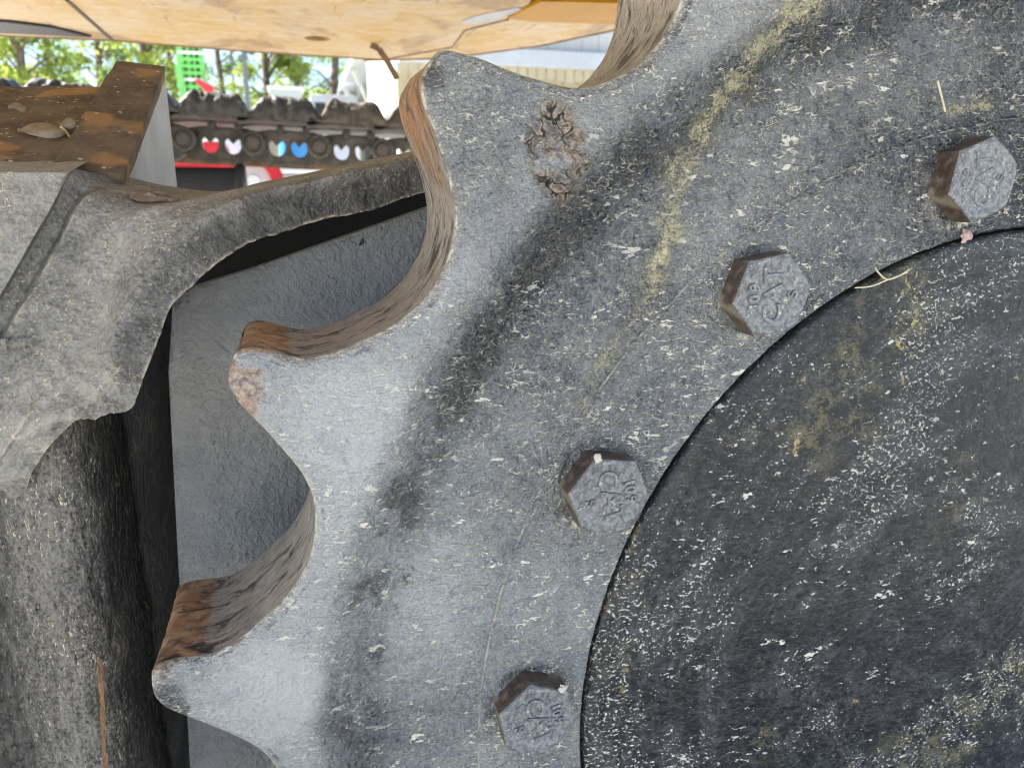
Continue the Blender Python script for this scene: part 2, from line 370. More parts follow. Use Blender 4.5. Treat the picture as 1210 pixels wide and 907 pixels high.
M = dict(
    sprocket=mat_sprocket(), flank=mat_flank(), hub=mat_hub(), plate=mat_plate(), yellow=mat_yellow(),
    amber=simple('beam_amber', (.42, .20, .010), .45, .12, 8, 0), shelf=mat_shelf(),
    cast=mat_cast('frame_casting', (.042, .040, .037), (.34, .32, .285), 1.0),
    column=mat_cast('dust_shade_column', (.010, .009, .007), (.24, .215, .185), 1.0, (1.6, 1.6, .6), 1.9, 1.5),
    rawgrey=simple('grey_primer', (.42, .42, .43), .6, .12, 25, .0006, bsc=300),
    black=simple('cavity_shade_black', (.005, .005, .005), .8, .4, 60, .001),
    dark=simple('dark_oily_steel', (.045, .040, .035), .55, .5, 40, .004, bsc=60),
    linksteel=simple('track_steel', (.085, .072, .06), .5, .55, 18, .006, bsc=50),
    mud=simple('caked_mud', (.10, .082, .064), .9, .5, 14, .02, bsc=40),
    red=simple('red_paint', (.60, .03, .045), .35, .15, 10, 0), white=simple('white_paint', (.75, .75, .74), .5, .05, 3, 0),
    siding=simple('white_siding', (.46, .46, .44), .6, .06, 2, 0), tan=simple('tan_siding', (.40, .35, .23), .7, .08, 4, 0),
    trim=simple('pale_trim', (.42, .44, .46), .6, .08, 3, 0), post=simple('grey_white_post', (.55, .54, .51), .6, .1, 3, 0),
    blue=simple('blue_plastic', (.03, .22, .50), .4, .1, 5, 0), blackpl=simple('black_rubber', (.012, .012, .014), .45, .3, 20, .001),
    green=simple('lime_green_paint', (.16, .46, .12), .4, .15, 3, 0), darkgreen=simple('boom_rib_green', (.16, .62, .12), .4, .1, 3, 0),
    pole=simple('pole_grey', (.20, .21, .24), .7, .1, 2, 0), bark=simple('pine_bark', (.13, .095, .07), .9, .3, 6, .02, bsc=12),
    ruststeel=simple('brown_strip', (.20, .125, .07), .7, .3, 40, .001), leafdry=simple('dry_leaf', (.34, .27, .19), .8, .3, 60, .0008),
    straw=simple('pale_straw', (.72, .62, .40), .7, .2, 90, 0), pebble=simple('pink_grit', (.48, .33, .29), .8, .2, 120, .0005),
    chip=simple('cream_flake', (.55, .50, .40), .7, .1, 150, .0003), dirtcrumb=simple('brown_crumb', (.20, .15, .11), .9, .3, 90, .001),
)
for k_, v_ in (('amber', .08), ('yellow', .2)): M[k_].node_tree.nodes['Principled BSDF'].inputs['Specular IOR Level'].default_value = v_
def mat_leaf(name, col, tr):
    s = Sh(name); v = s.obj(); n = s.noise(v, .9, 4, .6)
    c = s.mix(s.rng(n, .3, .7), tuple(x*.65 for x in col), tuple(x*1.4 for x in col))
    s.done(c, .6)
    t = s.node('ShaderNodeBsdfTranslucent', {0: tr}); mx = s.node('ShaderNodeMixShader', {0: .35})
    n_ = mx.node; s.nt.links.new(s.b.outputs[0], n_.inputs[1]); s.nt.links.new(t, n_.inputs[2])
    s.nt.links.new(mx, s.nt.nodes['Material Output'].inputs[0]); return s.mat
M['leaf_a'] = mat_leaf('pine_needles', (.085, .14, .035), (.30, .44, .09))
M['leaf_b'] = mat_leaf('yellow_green_foliage', (.14, .19, .035), (.48, .56, .10))
def mat_ground():
    s = Sh('pale_gravel'); v = s.obj()
    n = s.noise(v, 1.2, 5, .6); f = s.noise(v, 60, 4, .7)
    c = s.mix(s.rng(n, .3, .7), (.42, .41, .385), (.50, .49, .465)); c = s.mix(s.mul(s.rng(f, .4, .7), .5), c, (.55, .54, .515))
    return s.done(c, .9, s.bump(f, .02, .7))
M['ground'] = mat_ground()

# ================================================================== the setting: ground
bm = bmesh.new(); bmesh.ops.create_grid(bm, x_segments=24, y_segments=24, size=400)
tag(bm_obj('ground', bm, M['ground']), 'pale gravel yard around the machine', kind='structure')

# ================================================================== drive sprocket
CX, CZ = .425, .95 - .303
TOOTH = 18.0
GEN = [(0, .5125), (1.2, .5105), (1.95, .505), (2.5, .497), (3.2, .486), (4.3, .4715), (5.2, .4625), (6.4, .4555), (8, .4508), (9.5, .4495),
       (11, .4508), (12.6, .4555), (14.2, .4640), (15.5, .4725), (16.5, .4825), (16.85, .4905), (16.98, .4985), (17.15, .5055), (17.5, .5105)]
WIDE = GEN[:10] + [(11, .4512), (12.32, .4548), (13.41, .4605), (14.56, .4716), (15.69, .4855), (16.47, .498), (17.1, .506), (17.5, .5105)]
def gap_curve(ctrl, n):
    c = ctrl + [(18, .5125)]
    pre = (c[-2][0]-18, c[-2][1]); post = (18+1.2, .5105)
    pts = [pre] + c + [post]
    xy = np.array([(r*math.cos(R(t)), r*math.sin(R(t))) for t, r in pts])
    d = catmull(xy, 40*(len(pts)-1)+1)[40:-40]
    L = np.r_[0, np.cumsum(np.hypot(*np.diff(d, axis=0).T))]
    q = np.linspace(0, L[-1], n+1)
    return np.stack([np.interp(q, L, d[:, 0]), np.interp(q, L, d[:, 1])], 1), L[-1]
def rot2(P, deg):
    c, s_ = math.cos(R(deg)), math.sin(R(deg)); return np.stack([P[:, 0]*c - P[:, 1]*s_, P[:, 0]*s_ + P[:, 1]*c], 1)
sprocket = empty('drive_sprocket', (CX, 0, CZ))
tag(sprocket, 'large grey toothed drive sprocket with bolted ring and black hub', 'sprocket')
THK = .083; EDGE = .0045
out, phi = [], []
for k in range(20):
    T = 135 + 18*(k-4)                        # k=0 starts at 63 deg
    vis = 81 - 18 < T < 195
    n = 210 if vis else 24
    c, L = gap_curve(WIDE if T == 117 else GEN, n)
    out.append(rot2(c[:-1], T)); phi.append(T + np.arange(n)/n*18)
O = np.vstack(out); PH = np.radians(np.concatenate(phi))
tan = np.roll(O, -1, 0) - np.roll(O, 1, 0); tan /= np.linalg.norm(tan, axis=1)[:, None]
nor = np.stack([-tan[:, 1], tan[:, 0]], 1)     # inward (counter-clockwise outline)
nor = (nor + np.roll(nor, 1, 0) + np.roll(nor, -1, 0)); nor /= np.linalg.norm(nor, axis=1)[:, None]
rows, rdist = [], []
for d in (0, .0003, .0008, .0015, .0023, .0033, EDGE):
    rows.append(O + nor*d); rdist.append(np.full(len(O), d))
base = rows[-1]; RC = .432
circ = np.stack([np.cos(PH), np.sin(PH)], 1)
for t in np.linspace(0, 1, 46)[1:]:
    tgt = circ*RC; rows.append(base*(1-t) + tgt*t); rdist.append(np.full(len(O), EDGE + .04*t))
for r_ in np.linspace(RC, .2842, 158)[1:]:
    rows.append(circ*r_); rdist.append(np.full(len(O), .05))
G = np.stack(rows, 1); D = np.stack(rdist, 1)                     # (cols, rows, 2)
X, Z = G[..., 0], G[..., 1]; RR = np.hypot(X, Z)
def loc(px, py, y=0.0):
    p = at(px, py, y); return (p.x - CX, p.z - CZ)
Y = np.zeros_like(RR) - .0065
Y += .0110*sstep(.434, .399, RR + .004*fbm(X, Z, 25, 3, 3))       # dished web
Y -= .0034*sstep(.3470, .3444, RR)                                # bolting ring stands slightly proud
Y += .004*sstep(.2862, .2844, RR)
e = np.clip(EDGE - D, 0, EDGE)
Y += EDGE - np.sqrt(np.maximum(EDGE**2 - e**2, 0))                # rounded tooth edge
pit = np.exp(-(seg_dist(X, Z, [loc(735, 190), loc(650, 300), loc(570, 430), loc(545, 470)])/.014)**2)
rustspot = np.exp(-(np.hypot(X-loc(655, 182)[0], (Z-loc(655, 182)[1])*.75 + .25*(X-loc(655, 182)[0]))/.0165)**4)
rustspot *= np.clip(.75 + .9*fbm(X, Z, 55, 3, 35), 0, 1)
bandm = np.exp(-((RR-.413)/.017)**2)
inner = sstep(0, EDGE*1.5, D)
Y += inner*(.0006*fbm(X, Z, 45, 3, 11) + .00025*fbm(X, Z, 160, 3, 5))
lump = fbm(X, Z, 130, 4, 21, .6)
Y += inner*(.0016*pit + .0008*bandm)*lump
cr = fbm(X, Z, 90, 4, 31, .6)
Y += rustspot*(.0012*cr + .0024*sstep(.05, .12, cr) - .001)
# low weld bead / step running from the rusty spot down to the band
bd = seg_dist(X, Z, [loc(735, 210), loc(690, 262), loc(655, 300)]); Y -= .0012*np.exp(-(bd/.0022)**2)
bd2 = seg_dist(X, Z, [loc(880, 25), loc(905, 14), loc(945, -4)]); Y -= .0014*np.exp(-(bd2/.002)**2)
BPX = [(1164, 212), (914, 349), (721, 587), (636, 852)]
collar = np.zeros_like(RR); under = np.zeros_like(RR)
for p_ in BPX:
    q = loc(*p_, -.0143); dd = np.hypot(X-q[0], Z-q[1]); collar = np.maximum(collar, np.exp(-((dd-.0225)/.0045)**2))
    under = np.maximum(under, np.exp(-((dd-.0245)/.003)**2)*sstep(.010, -.014, Z-q[1]))
# clean patches, dusty areas and stains, with a broad light gradient painted in
zc = Z
tooth = sstep(.425, .440, RR)
patch = np.exp(-(np.hypot(X-loc(310, 815)[0], Z-loc(310, 815)[1])/.030)**6) + np.exp(-(np.hypot(X-loc(430, 500)[0], Z-loc(430, 500)[1])/.030)**4)
dust_light = .38 + .26*tooth + .18*fbm(X, Z, 9, 4, 41) - .42*bandm*(.6 + .5*fbm(X, Z, 30, 3, 44)) + .34*np.clip(patch, 0, 1)
dust_light += .42*np.exp(-(np.hypot(X-loc(545, 740)[0], (Z-loc(545, 740)[1])*.75)/.085)**2) - .30*sstep(.40, .33, RR)*sstep(-.20, .02, X)*.9  # painted light: brighter at lower left, dimmer on the inner right
dust_light -= .26*sstep(-.22, -.02, X)*sstep(.46, .40, RR)  # shade under the overhang painted onto the upper right web
dust_light += .25*np.exp(-(seg_dist(X, Z, [loc(960, 90), loc(1220, -20)])/.022)**2)
dust_light -= .22*np.exp(-(np.hypot(X-loc(560, 130)[0], Z-loc(560, 130)[1])/.05)**2)
grime = np.clip(bandm*(.66 + .75*fbm(X, Z, 42, 4, 51, .65)), 0, 1) + .5*pit
grime = np.maximum(grime, collar*(.72 + .5*fbm(X, Z, 60, 3, 57)))
yl = seg_dist(X, Z, [loc(960, -10), loc(900, 55), loc(850, 125), loc(812, 205), loc(790, 290), loc(775, 345)])
yel = 1.0*np.exp(-(yl/.0072)**2) + .62*np.exp(-(seg_dist(X, Z, [loc(778, 340), loc(735, 400), loc(690, 480)])/.005)**2)
yel += .5*np.exp(-(seg_dist(X, Z, [loc(1130, 130), loc(1215, 118)])/.003)**2) + .75*np.exp(-(np.abs(RR-.3453)/.0008)**2)*(.35 + .6*fbm(X, Z, 40, 2, 61))
yel += .6*np.exp(-(np.hypot(X-loc(1165, 128)[0], Z-loc(1165, 128)[1])/.006)**2)
rust = .52*rustspot + .35*np.exp(-(D/.0016)**2)*tooth
q = loc(672, 160); rust += .5*np.exp(-(np.hypot(X-q[0], Z-q[1])/.008)**2)
for (px, py, rad) in ((285, 440, .010), (195, 780, .006), (290, 470, .008)):
    q = loc(px, py); rust += .62*np.exp(-(np.hypot(X-q[0], Z-q[1])/(rad*1.25))**2)
crust = rustspot*1.0
for (px, py, rad) in ((507, 92, .0075), (197, 812, .0085), (212, 828, .006)):
    q = loc(px, py); tk = np.exp(-(np.hypot(X-q[0], Z-q[1])/rad)**4); grime = np.maximum(grime, .8*tk); dust_light = dust_light*(1-.8*tk)
tooth0 = (D < .006)*1.0
grime = np.maximum(grime, (D < .04)*np.exp(-((D-.0040)/.0022)**2)*sstep(.49, .46, RR)*(.62 + .5*fbm(X, Z, 40, 3, 55)))
coarse = np.clip(1.0 - .62*tooth*(1-.8*np.exp(-(np.hypot(X-loc(590, 150)[0], Z-loc(590, 150)[1])/.06)**2)) + .25*bandm, .3, 1.3)
flk = .95 + .3*sstep(.36, .33, RR) - .3*tooth + .5*fbm(X, Z, 8, 3, 71) - .45*np.clip(patch, 0, 1) + .35*sstep(.32, .285, RR)
P3 = np.stack([X, Y, Z], -1)
me = grid_mesh('gear_face', P3, closed=True, mask_flip=True, attrs=dict(dust_light=dust_light, yellow=np.clip(yel, 0, 1), rust=np.clip(rust, 0, 1), grime=np.clip(grime, 0, 1), fleck=np.clip(flk, 0, 1.2), rim=np.clip(np.exp(-((D-.0006)/.0006)**2)*tooth0 + under*(.55 + 1.2*fbm(X, Z, 70, 3, 59)), 0, 1), crust=crust, coarse=coarse, haze_y=np.exp(-(yl/.016)**2)))
link('gear_face', me, M['sprocket'], sprocket)
# back face
th = np.radians(np.linspace(0, 360, 241)[:-1]); bp = []
for r_ in (.4485, .36, .28):
    bp.append(np.stack([r_*np.cos(th), np.full_like(th, THK), r_*np.sin(th)], -1))
z_ = dict(dust_light=np.full((240, 3), .3), yellow=np.zeros((240, 3)), rust=np.zeros((240, 3)), grime=np.zeros((240, 3)), fleck=np.zeros((240, 3)), crust=np.zeros((240, 3)), coarse=np.ones((240, 3)), haze_y=np.zeros((240, 3)))
link('back_face', grid_mesh('back_face', np.stack(bp, 1), closed=True, attrs=z_), M['sprocket'], sprocket)
# tooth flanks: one strip per gap, tip to tip
def flank_mesh(ctrl, name):
    n, m_ = 230, 40
    c, L = gap_curve(ctrl, n); u = np.linspace(0, 1, n+1)*L
    v = np.linspace(0, 1, m_); y0 = EDGE - .0065
    tn = np.gradient(c, axis=0); tn /= np.linalg.norm(tn, axis=1)[:, None]; nn = np.stack([-tn[:, 1], tn[:, 0]], 1)
    U, V = np.meshgrid(u, v, indexing='ij')
    wear = .0011*np.sin(np.pi*V)**.7*(.6 + .6*fbm(U, V*.06, 30, 3, 81)) + .00035*fbm(U*.25, V*.06, 330, 3, 83)
    wear *= sstep(0, .06, V)*sstep(1, .94, V)
    back = np.clip((V-.93)/.07, 0, 1); off = wear + back**2*.004
    Xx = c[:, 0][:, None] + nn[:, 0][:, None]*off; Zz = c[:, 1][:, None] + nn[:, 1][:, None]*off
    Yy = y0 + V*(THK - y0)
    # close the back of the teeth: run down to the back ring
    Pm = np.stack([Xx, Yy, Zz], -1)
    ang = np.arctan2(c[:, 1], c[:, 0])
    for rr in (.75, .4, 0):
        q = np.stack([.4475*np.cos(ang), np.full(n+1, THK), .4475*np.sin(ang)], -1)
        Pm = np.concatenate([Pm, (Pm[:, m_-1]*rr + q*(1-rr))[:, None]], 1)
    ex = Pm.shape[1]
    s_ = np.linspace(0, 1, n+1)[:, None]*np.ones(ex)
    tip = np.exp(-(s_/.085)**4) + np.exp(-((1-s_)/.135)**6)
    lead = np.clip(1.05 - s_/.40, 0, 1)
    Uf = s_*L; Vf = np.concatenate([V, np.ones((n+1, 3))], 1)*THK
    return grid_mesh(name, Pm, mask_flip=True, attrs=dict(tip=tip, leading=lead, fuv=np.stack([Uf, Vf, 0*Uf], -1)))
fm = flank_mesh(GEN, 'tooth_flank'); fw = flank_mesh(WIDE, 'tooth_flank_wide')
for k in range(20):
    T = 135 + 18*(k-4)
    o = link('tooth_flank', fw if T == 117 else fm, M['flank'], sprocket); o.rotation_euler.y = -R(T)
# hub
prof = [(.2832, .012), (.2832, .0030), (.2828, .0016), (.2818, .0007), (.2800, .0003), (.262, -.0006), (.24, -.0022), (.20, -.0060), (.15, -.0105), (.10, -.0140), (.05, -.0162), (.0005, -.017)]
pr = []
for (r0, y0), (r1, y1) in zip(prof, prof[1:]):
    k = max(2, int(abs(r0-r1)/.004))
    for t in np.linspace(0, 1, k, endpoint=False): pr.append((r0*(1-t)+r1*t, y0*(1-t)+y1*t))
pr.append(prof[-1]); pr = np.array(pr)
th = np.radians(np.linspace(0, 360, 513)[:-1])
Rg, Tg = np.meshgrid(pr[:, 0], th); Yg = np.tile(pr[:, 1], (512, 1))
Xg, Zg = Rg*np.cos(Tg), Rg*np.sin(Tg); Yg = Yg + .0004*fbm(Xg, Zg, 25, 3, 91)
link('hub_cover', grid_mesh('hub_cover', np.stack([Xg, Yg, Zg], -1), closed=True, mask_flip=False), M['hub'], sprocket)
# bolts
def mat_bolt(name, rustside):
    s = Sh(name); v = s.obj(); n = s.noise(v, 240, 5, .7); b = s.noise(v, 70, 3, .6)
    if rustside:
        c = s.mix(s.rng(n, .35, .65), (.05, .034, .026), (.16, .10, .066)); c = s.mix(s.rng(b, .5, .7, 0, .7), c, (.45, .38, .27))
    else:
        c = s.mix(s.rng(s.add(n, s.mul(s.sub(s.noise(v, 600, 2, .7), .5), .7)), .3, .7), (.11, .113, .12), (.34, .337, .325)); c = s.mix(s.mul(s.grain(v, 480, .63), .8), c, CREAM)
        c = s.mix(s.mul(s.worm(v, 160, .03, (.7, 1, 1.2), (0, R(20), 0), .57, .62), .7), c, CREAM)
    rnd = s.node('ShaderNodeObjectInfo', out=5); c = s.mix(s.mul(rnd, .30), c, (.06, .058, .056))
    return s.done(c, .42, s.bump(s.add(s.noise(v, 420, 3, .6), s.mul(s.noise(v, 110, 2, .5), 1.5)), .0006, .8))
MB_side, MB_top = mat_bolt('bolt_rust', True), mat_bolt('bolt_paint', False)
def bolt_mesh(hh, af=.0398):
    bm = bmesh.new(); rc = af/math.sqrt(3); N = 48
    def hexr(a, k): return min(rc*k, (af/2)/max(1e-6, math.cos(((a + math.pi/6) % (math.pi/3)) - math.pi/6)))
    def ring(y, fn): return [bm.verts.new((fn(2*math.pi*i/N)*math.cos(2*math.pi*i/N), y, fn(2*math.pi*i/N)*math.sin(2*math.pi*i/N))) for i in range(N)]
    h = lambda a: (af/2)/math.cos(((a) % (math.pi/3)) - math.pi/6)
    rt = af*.5
    rs = [ring(.003, h), ring(-hh+.0016, h), ring(-hh+.0010, lambda a: min(h(a), rc*.985)), ring(-hh, lambda a: min(h(a)-.0003, rt*1.03)),
          ring(-hh, lambda a: rt*.90), ring(-hh+.0004, lambda a: rt*.865), ring(-hh+.0004, lambda a: rt*.4)]
    for j, (a, b) in enumerate(zip(rs, rs[1:])):
        for i in range(N):
            f = bm.faces.new((a[i], a[(i+1) % N], b[(i+1) % N], b[i])); f.material_index = 0 if j < 1 else 1; f.smooth = j >= 2
    f = bm.faces.new(rs[-1]); f.material_index = 1
    bmesh.ops.recalc_face_normals(bm, faces=bm.faces[:])
    me = bpy.data.meshes.new('bolt'); bm.to_mesh(me); bm.free(); return me
def text_mesh(body, size, depth):
    cu = bpy.data.curves.new('lettering', 'FONT'); cu.body = body; cu.size = size; cu.extrude = depth; cu.align_x = 'CENTER'; cu.align_y = 'CENTER'
    cu.bevel_depth = .00028; cu.bevel_resolution = 1
    o = bpy.data.objects.new('tmp_text', cu); COL.objects.link(o); bpy.context.view_layer.update()
    me = bpy.data.meshes.new_from_object(o.evaluated_get(bpy.context.evaluated_depsgraph_get()))
    bpy.data.objects.remove(o); bpy.data.curves.remove(cu); return me
def lettering_mesh():
    bm = bmesh.new()
    for body, size, dz in (('CAT', .0150, 0.), ('10.9', .0078, .0110), ('S', .0080, -.0112)):
        t = text_mesh(body, size, .0010); t.transform(Matrix.Translation((0, dz, 0))); bm.from_mesh(t); bpy.data.meshes.remove(t)
    bmesh.ops.transform(bm, matrix=Matrix.Rotation(R(90), 4, 'X'), verts=bm.verts[:])      # text faces -Y
    me = bpy.data.meshes.new('lettering'); bm.to_mesh(me); bm.free(); return me
HH = .0165
BM, LM = bolt_mesh(HH), lettering_mesh()
bolts = [  # face centre pixel, left vertex pixel, lettering turn (deg, counter-clockwise as seen)
    ((1164, 212), (1122, 231), 95), ((914, 349), (867, 360), 92), ((721, 587), (673, 585), -78), ((636, 852), (591, 846), -75)]
BR = .3165; YB = .0022
for k in range(15):
    b = link('bolt', BM, [MB_side, MB_top], sprocket)
    if k < 4:
        cx, cz = loc(*bolts[k][0], YB-HH); vx, vz = loc(*bolts[k][1], YB-HH)
        turn = math.degrees(math.atan2(vz-cz, vx-cx))
    else:
        ang = 175.7 + 23.9*(k-3); cx, cz = BR*math.cos(R(ang)), BR*math.sin(R(ang)); turn = 17*k
    b.location = (cx, YB, cz); b.rotation_euler.y = -R(turn)      # mesh has a vertex on +X
    l = link('lettering', LM, MB_top, b); l.location = (0, -HH+.0005, 0)
    l.rotation_euler.y = R(turn) - R(bolts[k][2] if k < 4 else 40*k)
    if k == 0: l.location.y += .0006

# ================================================================== guard plate behind the teeth
def poly_obj(name, px, y, depth, mat, parent=None, bev=.003, group=None):
    bm = bmesh.new(); o0 = at(px[0][0], px[0][1], y)
    add_prism(bm, [at(a, b, y) - o0 for a, b in px], (0, depth, 0))
    if bev:
        bmesh.ops.recalc_face_normals(bm, faces=bm.faces[:])
        es = [e for e in bm.edges if len(e.link_faces) == 2 and e.calc_face_angle(0) > 1.0]
        bmesh.ops.bevel(bm, geom=es, offset=bev, segments=2, affect='EDGES', profile=.6)
    return bm_obj(name, bm, mat, parent, o0)
plate = poly_obj('guard_plate', [(203, 362), (212, 347), (232, 337), (300, 316), (400, 281), (520, 239), (760, 150), (900, 300), (760, 1000), (228, 1000), (222, 880), (208, 640), (198, 440)], .150, .010, M['plate'], None, .003)
tag(plate, 'flat grey steel guard plate behind the sprocket teeth', 'plate')

# ================================================================== track frame on the left
frame = empty('track_frame', at(60, 600, .12)); FO = Vector(frame.location)
tag(frame, 'dusty grey cast track frame with curved arm at the left edge', 'track frame')
def PT(px, py, y): return np.array(at(px, py, y) - FO)
# columns per station: K0 plate edge, K1 foot of rim, K2 crest start, K3 ridge, K4 front-face edge, K5 lower edge, K6 behind
ST = [  # (K0, K1, K2, K3, K4, K5) each (px,py,y)
    [(560, 160, .24), (560, 162, .20), (560, 164, .17), (560, 166, .135), (560, 172, .125), (560, 206, .125)],
    [(500, 176, .24), (500, 177, .20), (500, 178, .17), (500, 180, .132), (500, 186, .122), (500, 229, .122)],
    [(430, 190, .24), (430, 191, .20), (430, 192, .17), (430, 194, .128), (430, 200, .118), (430, 251, .118)],
    [(370, 203, .24), (370, 204, .20), (370, 205, .17), (370, 207, .125), (370, 213, .114), (372, 264, .114)],
    [(310, 215, .23), (310, 216, .20), (310, 217, .165), (310, 219, .122), (312, 226, .110), (322, 278, .108)],
    [(262, 226, .21), (258, 226, .19), (256, 227, .16), (256, 229, .118), (270, 240, .104), (283, 296, .102)],
    [(200, 220, .20), (205, 228, .185), (206, 233, .155), (208, 240, .114), (240, 256, .100), (256, 313, .096)],
    [(150, 209, .172), (160, 220, .172), (163, 228, .142), (168, 248, .110), (213, 274, .095), (231, 336, .090)],
    [(110, 204, .135), (120, 216, .148), (116, 226, .125), (147, 268, .108), (184, 312, .089), (203, 364, .083)],
    [(82, 203, .112), (100, 221, .137), (92, 243, .116), (138, 305, .104), (160, 345, .083), (190, 398, .077)],
    [(62, 242, .108), (80, 258, .132), (70, 285, .110), (130, 345, .098), (141, 375, .078), (180, 424, .071)],
    [(42, 276, .104), (60, 295, .128), (52, 318, .106), (122, 385, .092), (130, 405, .073), (170, 450, .066)],
    [(22, 312, .101), (40, 330, .124), (32, 352, .102), (104, 420, .085), (132, 432, .068), (163, 470, .063)],
    [(0, 349, .098), (18, 366, .120), (8, 392, .098), (80, 446, .078), (132, 455, .066), (154, 484, .062)],
    [(-25, 392, .096), (-8, 410, .116), (-18, 440, .094), (52, 470, .074), (110, 472, .066), (122, 492, .062)],
    [(-45, 430, .094), (-30, 450, .112), (-40, 480, .092), (30, 495, .074), (74, 488, .066), (88, 500, .066)],
    [(-70, 480, .094), (-60, 500, .11), (-66, 520, .092), (0, 540, .082), (34, 528, .078), (46, 545, .082)],
    [(-95, 530, .094), (-85, 550, .11), (-90, 570, .092), (-30, 590, .094), (4, 580, .095), (22, 605, .100)],
]
def rim(s_):
    a, b, c = (np.array(k, float) for k in s_[:3]); d = c - a
    i = a + d*.10; j = a + d*.80; i[2] = a[2] + (b[2]-a[2])*.35; j[2] = c[2] + (b[2]-c[2])*.35
    return [tuple(a), tuple(i), tuple(j), tuple(c)] + list(s_[3:])
ST = [rim(k) for k in ST]
ST = [[PT(*k) for k in s_] + [PT(s_[6][0], s_[6][1], s_[6][2]) + np.array([-.004, .012, .0025]), PT(s_[6][0], s_[6][1], s_[6][2]) + np.array([-.008, .075, .006])] for s_ in ST]
ST = np.array(ST)                                                 # (stations, 8, 3)
ns, nc = 420, 9
A = np.stack([catmull(ST[:, j], ns) for j in range(nc)], 1)
# across: piecewise-linear with rounded corners (dense linear then smoothing)
cuts = [8, 28, 10, 40, 34, 44, 6, 12]; colsl = []; kk = []
for j, n_ in enumerate(cuts):
    t = np.linspace(0, 1, n_, endpoint=(j == len(cuts)-1))
    colsl.append(A[:, j][:, None]*(1-t)[None, :, None] + A[:, j+1][:, None]*t[None, :, None]); kk.append(j + t)
S_ = np.concatenate(colsl, 1); kk = np.concatenate(kk)
for _ in range(3):
    S_[:, 1:-1] = S_[:, :-2]*.25 + S_[:, 1:-1]*.5 + S_[:, 2:]*.25
kk = np.where(kk < 1, kk*.4, np.where(kk < 2, .4 + (kk-1)*.6, np.where(kk < 3, 1 + (kk-2), kk - 1)))
jag = np.exp(-((kk-5)/.18)**2)[None, :]*fbm(np.arange(ns)/26., np.zeros(ns), 1, 4, 101, .65)[:, None]
S_[..., 2] += .0016*jag; S_[..., 0] += .0010*jag
Kc = np.tile(kk, (ns, 1)); si = np.linspace(0, len(ST)-1, ns)[:, None]*np.ones_like(Kc)
rough = fbm(S_[..., 0], S_[..., 2], 55, 4, 111, .6)
weld = np.exp(-((si-14.5)/2.2)**2)*sstep(2.2, 3.4, Kc)
S_[..., 1] -= .0011*rough + weld*(.0062*fbm(S_[..., 0], S_[..., 2], 42, 3, 121, .5)) + .0022*np.exp(-((Kc-3.05)/.12)**2)*sstep(6, 8, si)
dst = .62 + .25*np.exp(-((Kc-3.1)/.45)**2) - .26*sstep(4.0, 4.35, Kc) - .16*np.exp(-((Kc-.6)/.4)**2)*sstep(5, 9, si) + .18*rough + .35*weld
dst = dst - .25*sstep(8, 3, si)
edg = weld*np.clip(.25 + .9*fbm(S_[..., 0], S_[..., 2], 50, 3, 125), 0, 1)*.7 + .8*np.exp(-((Kc-1.95)/.07)**2)*sstep(5, 8, si) + .3*np.exp(-((Kc-3.02)/.09)**2)*sstep(5, 8, si) + .8*np.exp(-((Kc-4.97)/.05)**2) + .7*np.exp(-((Kc-3.03)/.04)**2)*sstep(7, 4, si) + .7*np.exp(-((Kc-.02)/.03)**2)
link('arm_casting', grid_mesh('arm_casting', S_, attrs=dict(dust_light=np.clip(dst, 0, 1), rust=0*dst, edge=edg)), M['cast'], frame)
# flat outer plate at upper left
pts = [(-90, 189, .150), (84, 197.5, .150)]
q = [PT(-120, 186, .150), PT(40, 193, .150), PT(83, 197, .1485), PT(81, 204, .1115), PT(62, 242, .1075), PT(42, 276, .1035), PT(22, 312, .1005), PT(0, 349, .0975), PT(-25, 392, .0955), PT(-70, 480, .0935), PT(-120, 560, .0935)]
EDG = catmull(np.array(q[3:]), 160)
LEFT = EDG.copy(); LEFT[:, 0] = PT(-520, 400, .1)[0]
tt = np.linspace(0, 1, 130)
Sp = EDG[:, None]*(1-tt)[None, :, None] + LEFT[:, None]*tt[None, :, None]
top = Sp[0] + np.array([0, .045, .0075]) ; extra = np.stack([top*(1-t) + Sp[0]*t for t in np.linspace(0, 1, 14, endpoint=False)], 0)
Sp = np.concatenate([extra, Sp], 0)
rg = fbm(Sp[..., 0], Sp[..., 2], 70, 4, 131, .6); Sp[..., 1] -= .0005*rg
d_ = np.full(Sp.shape[:2], .80) + .15*rg
link('side_plate', grid_mesh('side_plate', Sp, mask_flip=True, attrs=dict(dust_light=np.clip(d_, 0, 1), rust=0*d_)), M['cast'], frame)
# vertical column below
xs = [(-520, .16), (-330, .155), (-140, .145), (-90, .120), (-40, .108), (0, .100), (40, .094), (75, .094), (105, .100), (130, .112), (152, .135), (170, .165), (186, .205), (200, .26), (210, .33)]
zt, zb = at(80, 395, .10).z, at(80, 1080, .10).z
prof_c = catmull(np.array([[at(px, 600, y).x, y] for px, y in xs]), 330)
zz = np.linspace(zt, zb, 380)
Xc = np.tile(prof_c[:, 0][:, None], (1, 380)); Yc = np.tile(prof_c[:, 1][:, None], (1, 380)); Zc = np.tile(zz[None], (330, 1))
rc_ = fbm(Xc*2.2, Zc*.6, 60, 4, 141, .6); Yc = Yc - .0009*rc_ - .0007*fbm(Xc, Zc, 160, 3, 145, .6); Xc = Xc + .0018*fbm(Zc*.3, Zc, 30, 2, 7)
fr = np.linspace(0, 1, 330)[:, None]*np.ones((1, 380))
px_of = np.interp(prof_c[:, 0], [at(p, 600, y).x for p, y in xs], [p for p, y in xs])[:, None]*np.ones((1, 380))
dc = .80*np.exp(-((px_of-50)/52)**2) - .02 + .20*rc_  # shade painted in: pale on the lit front, black towards the cavity
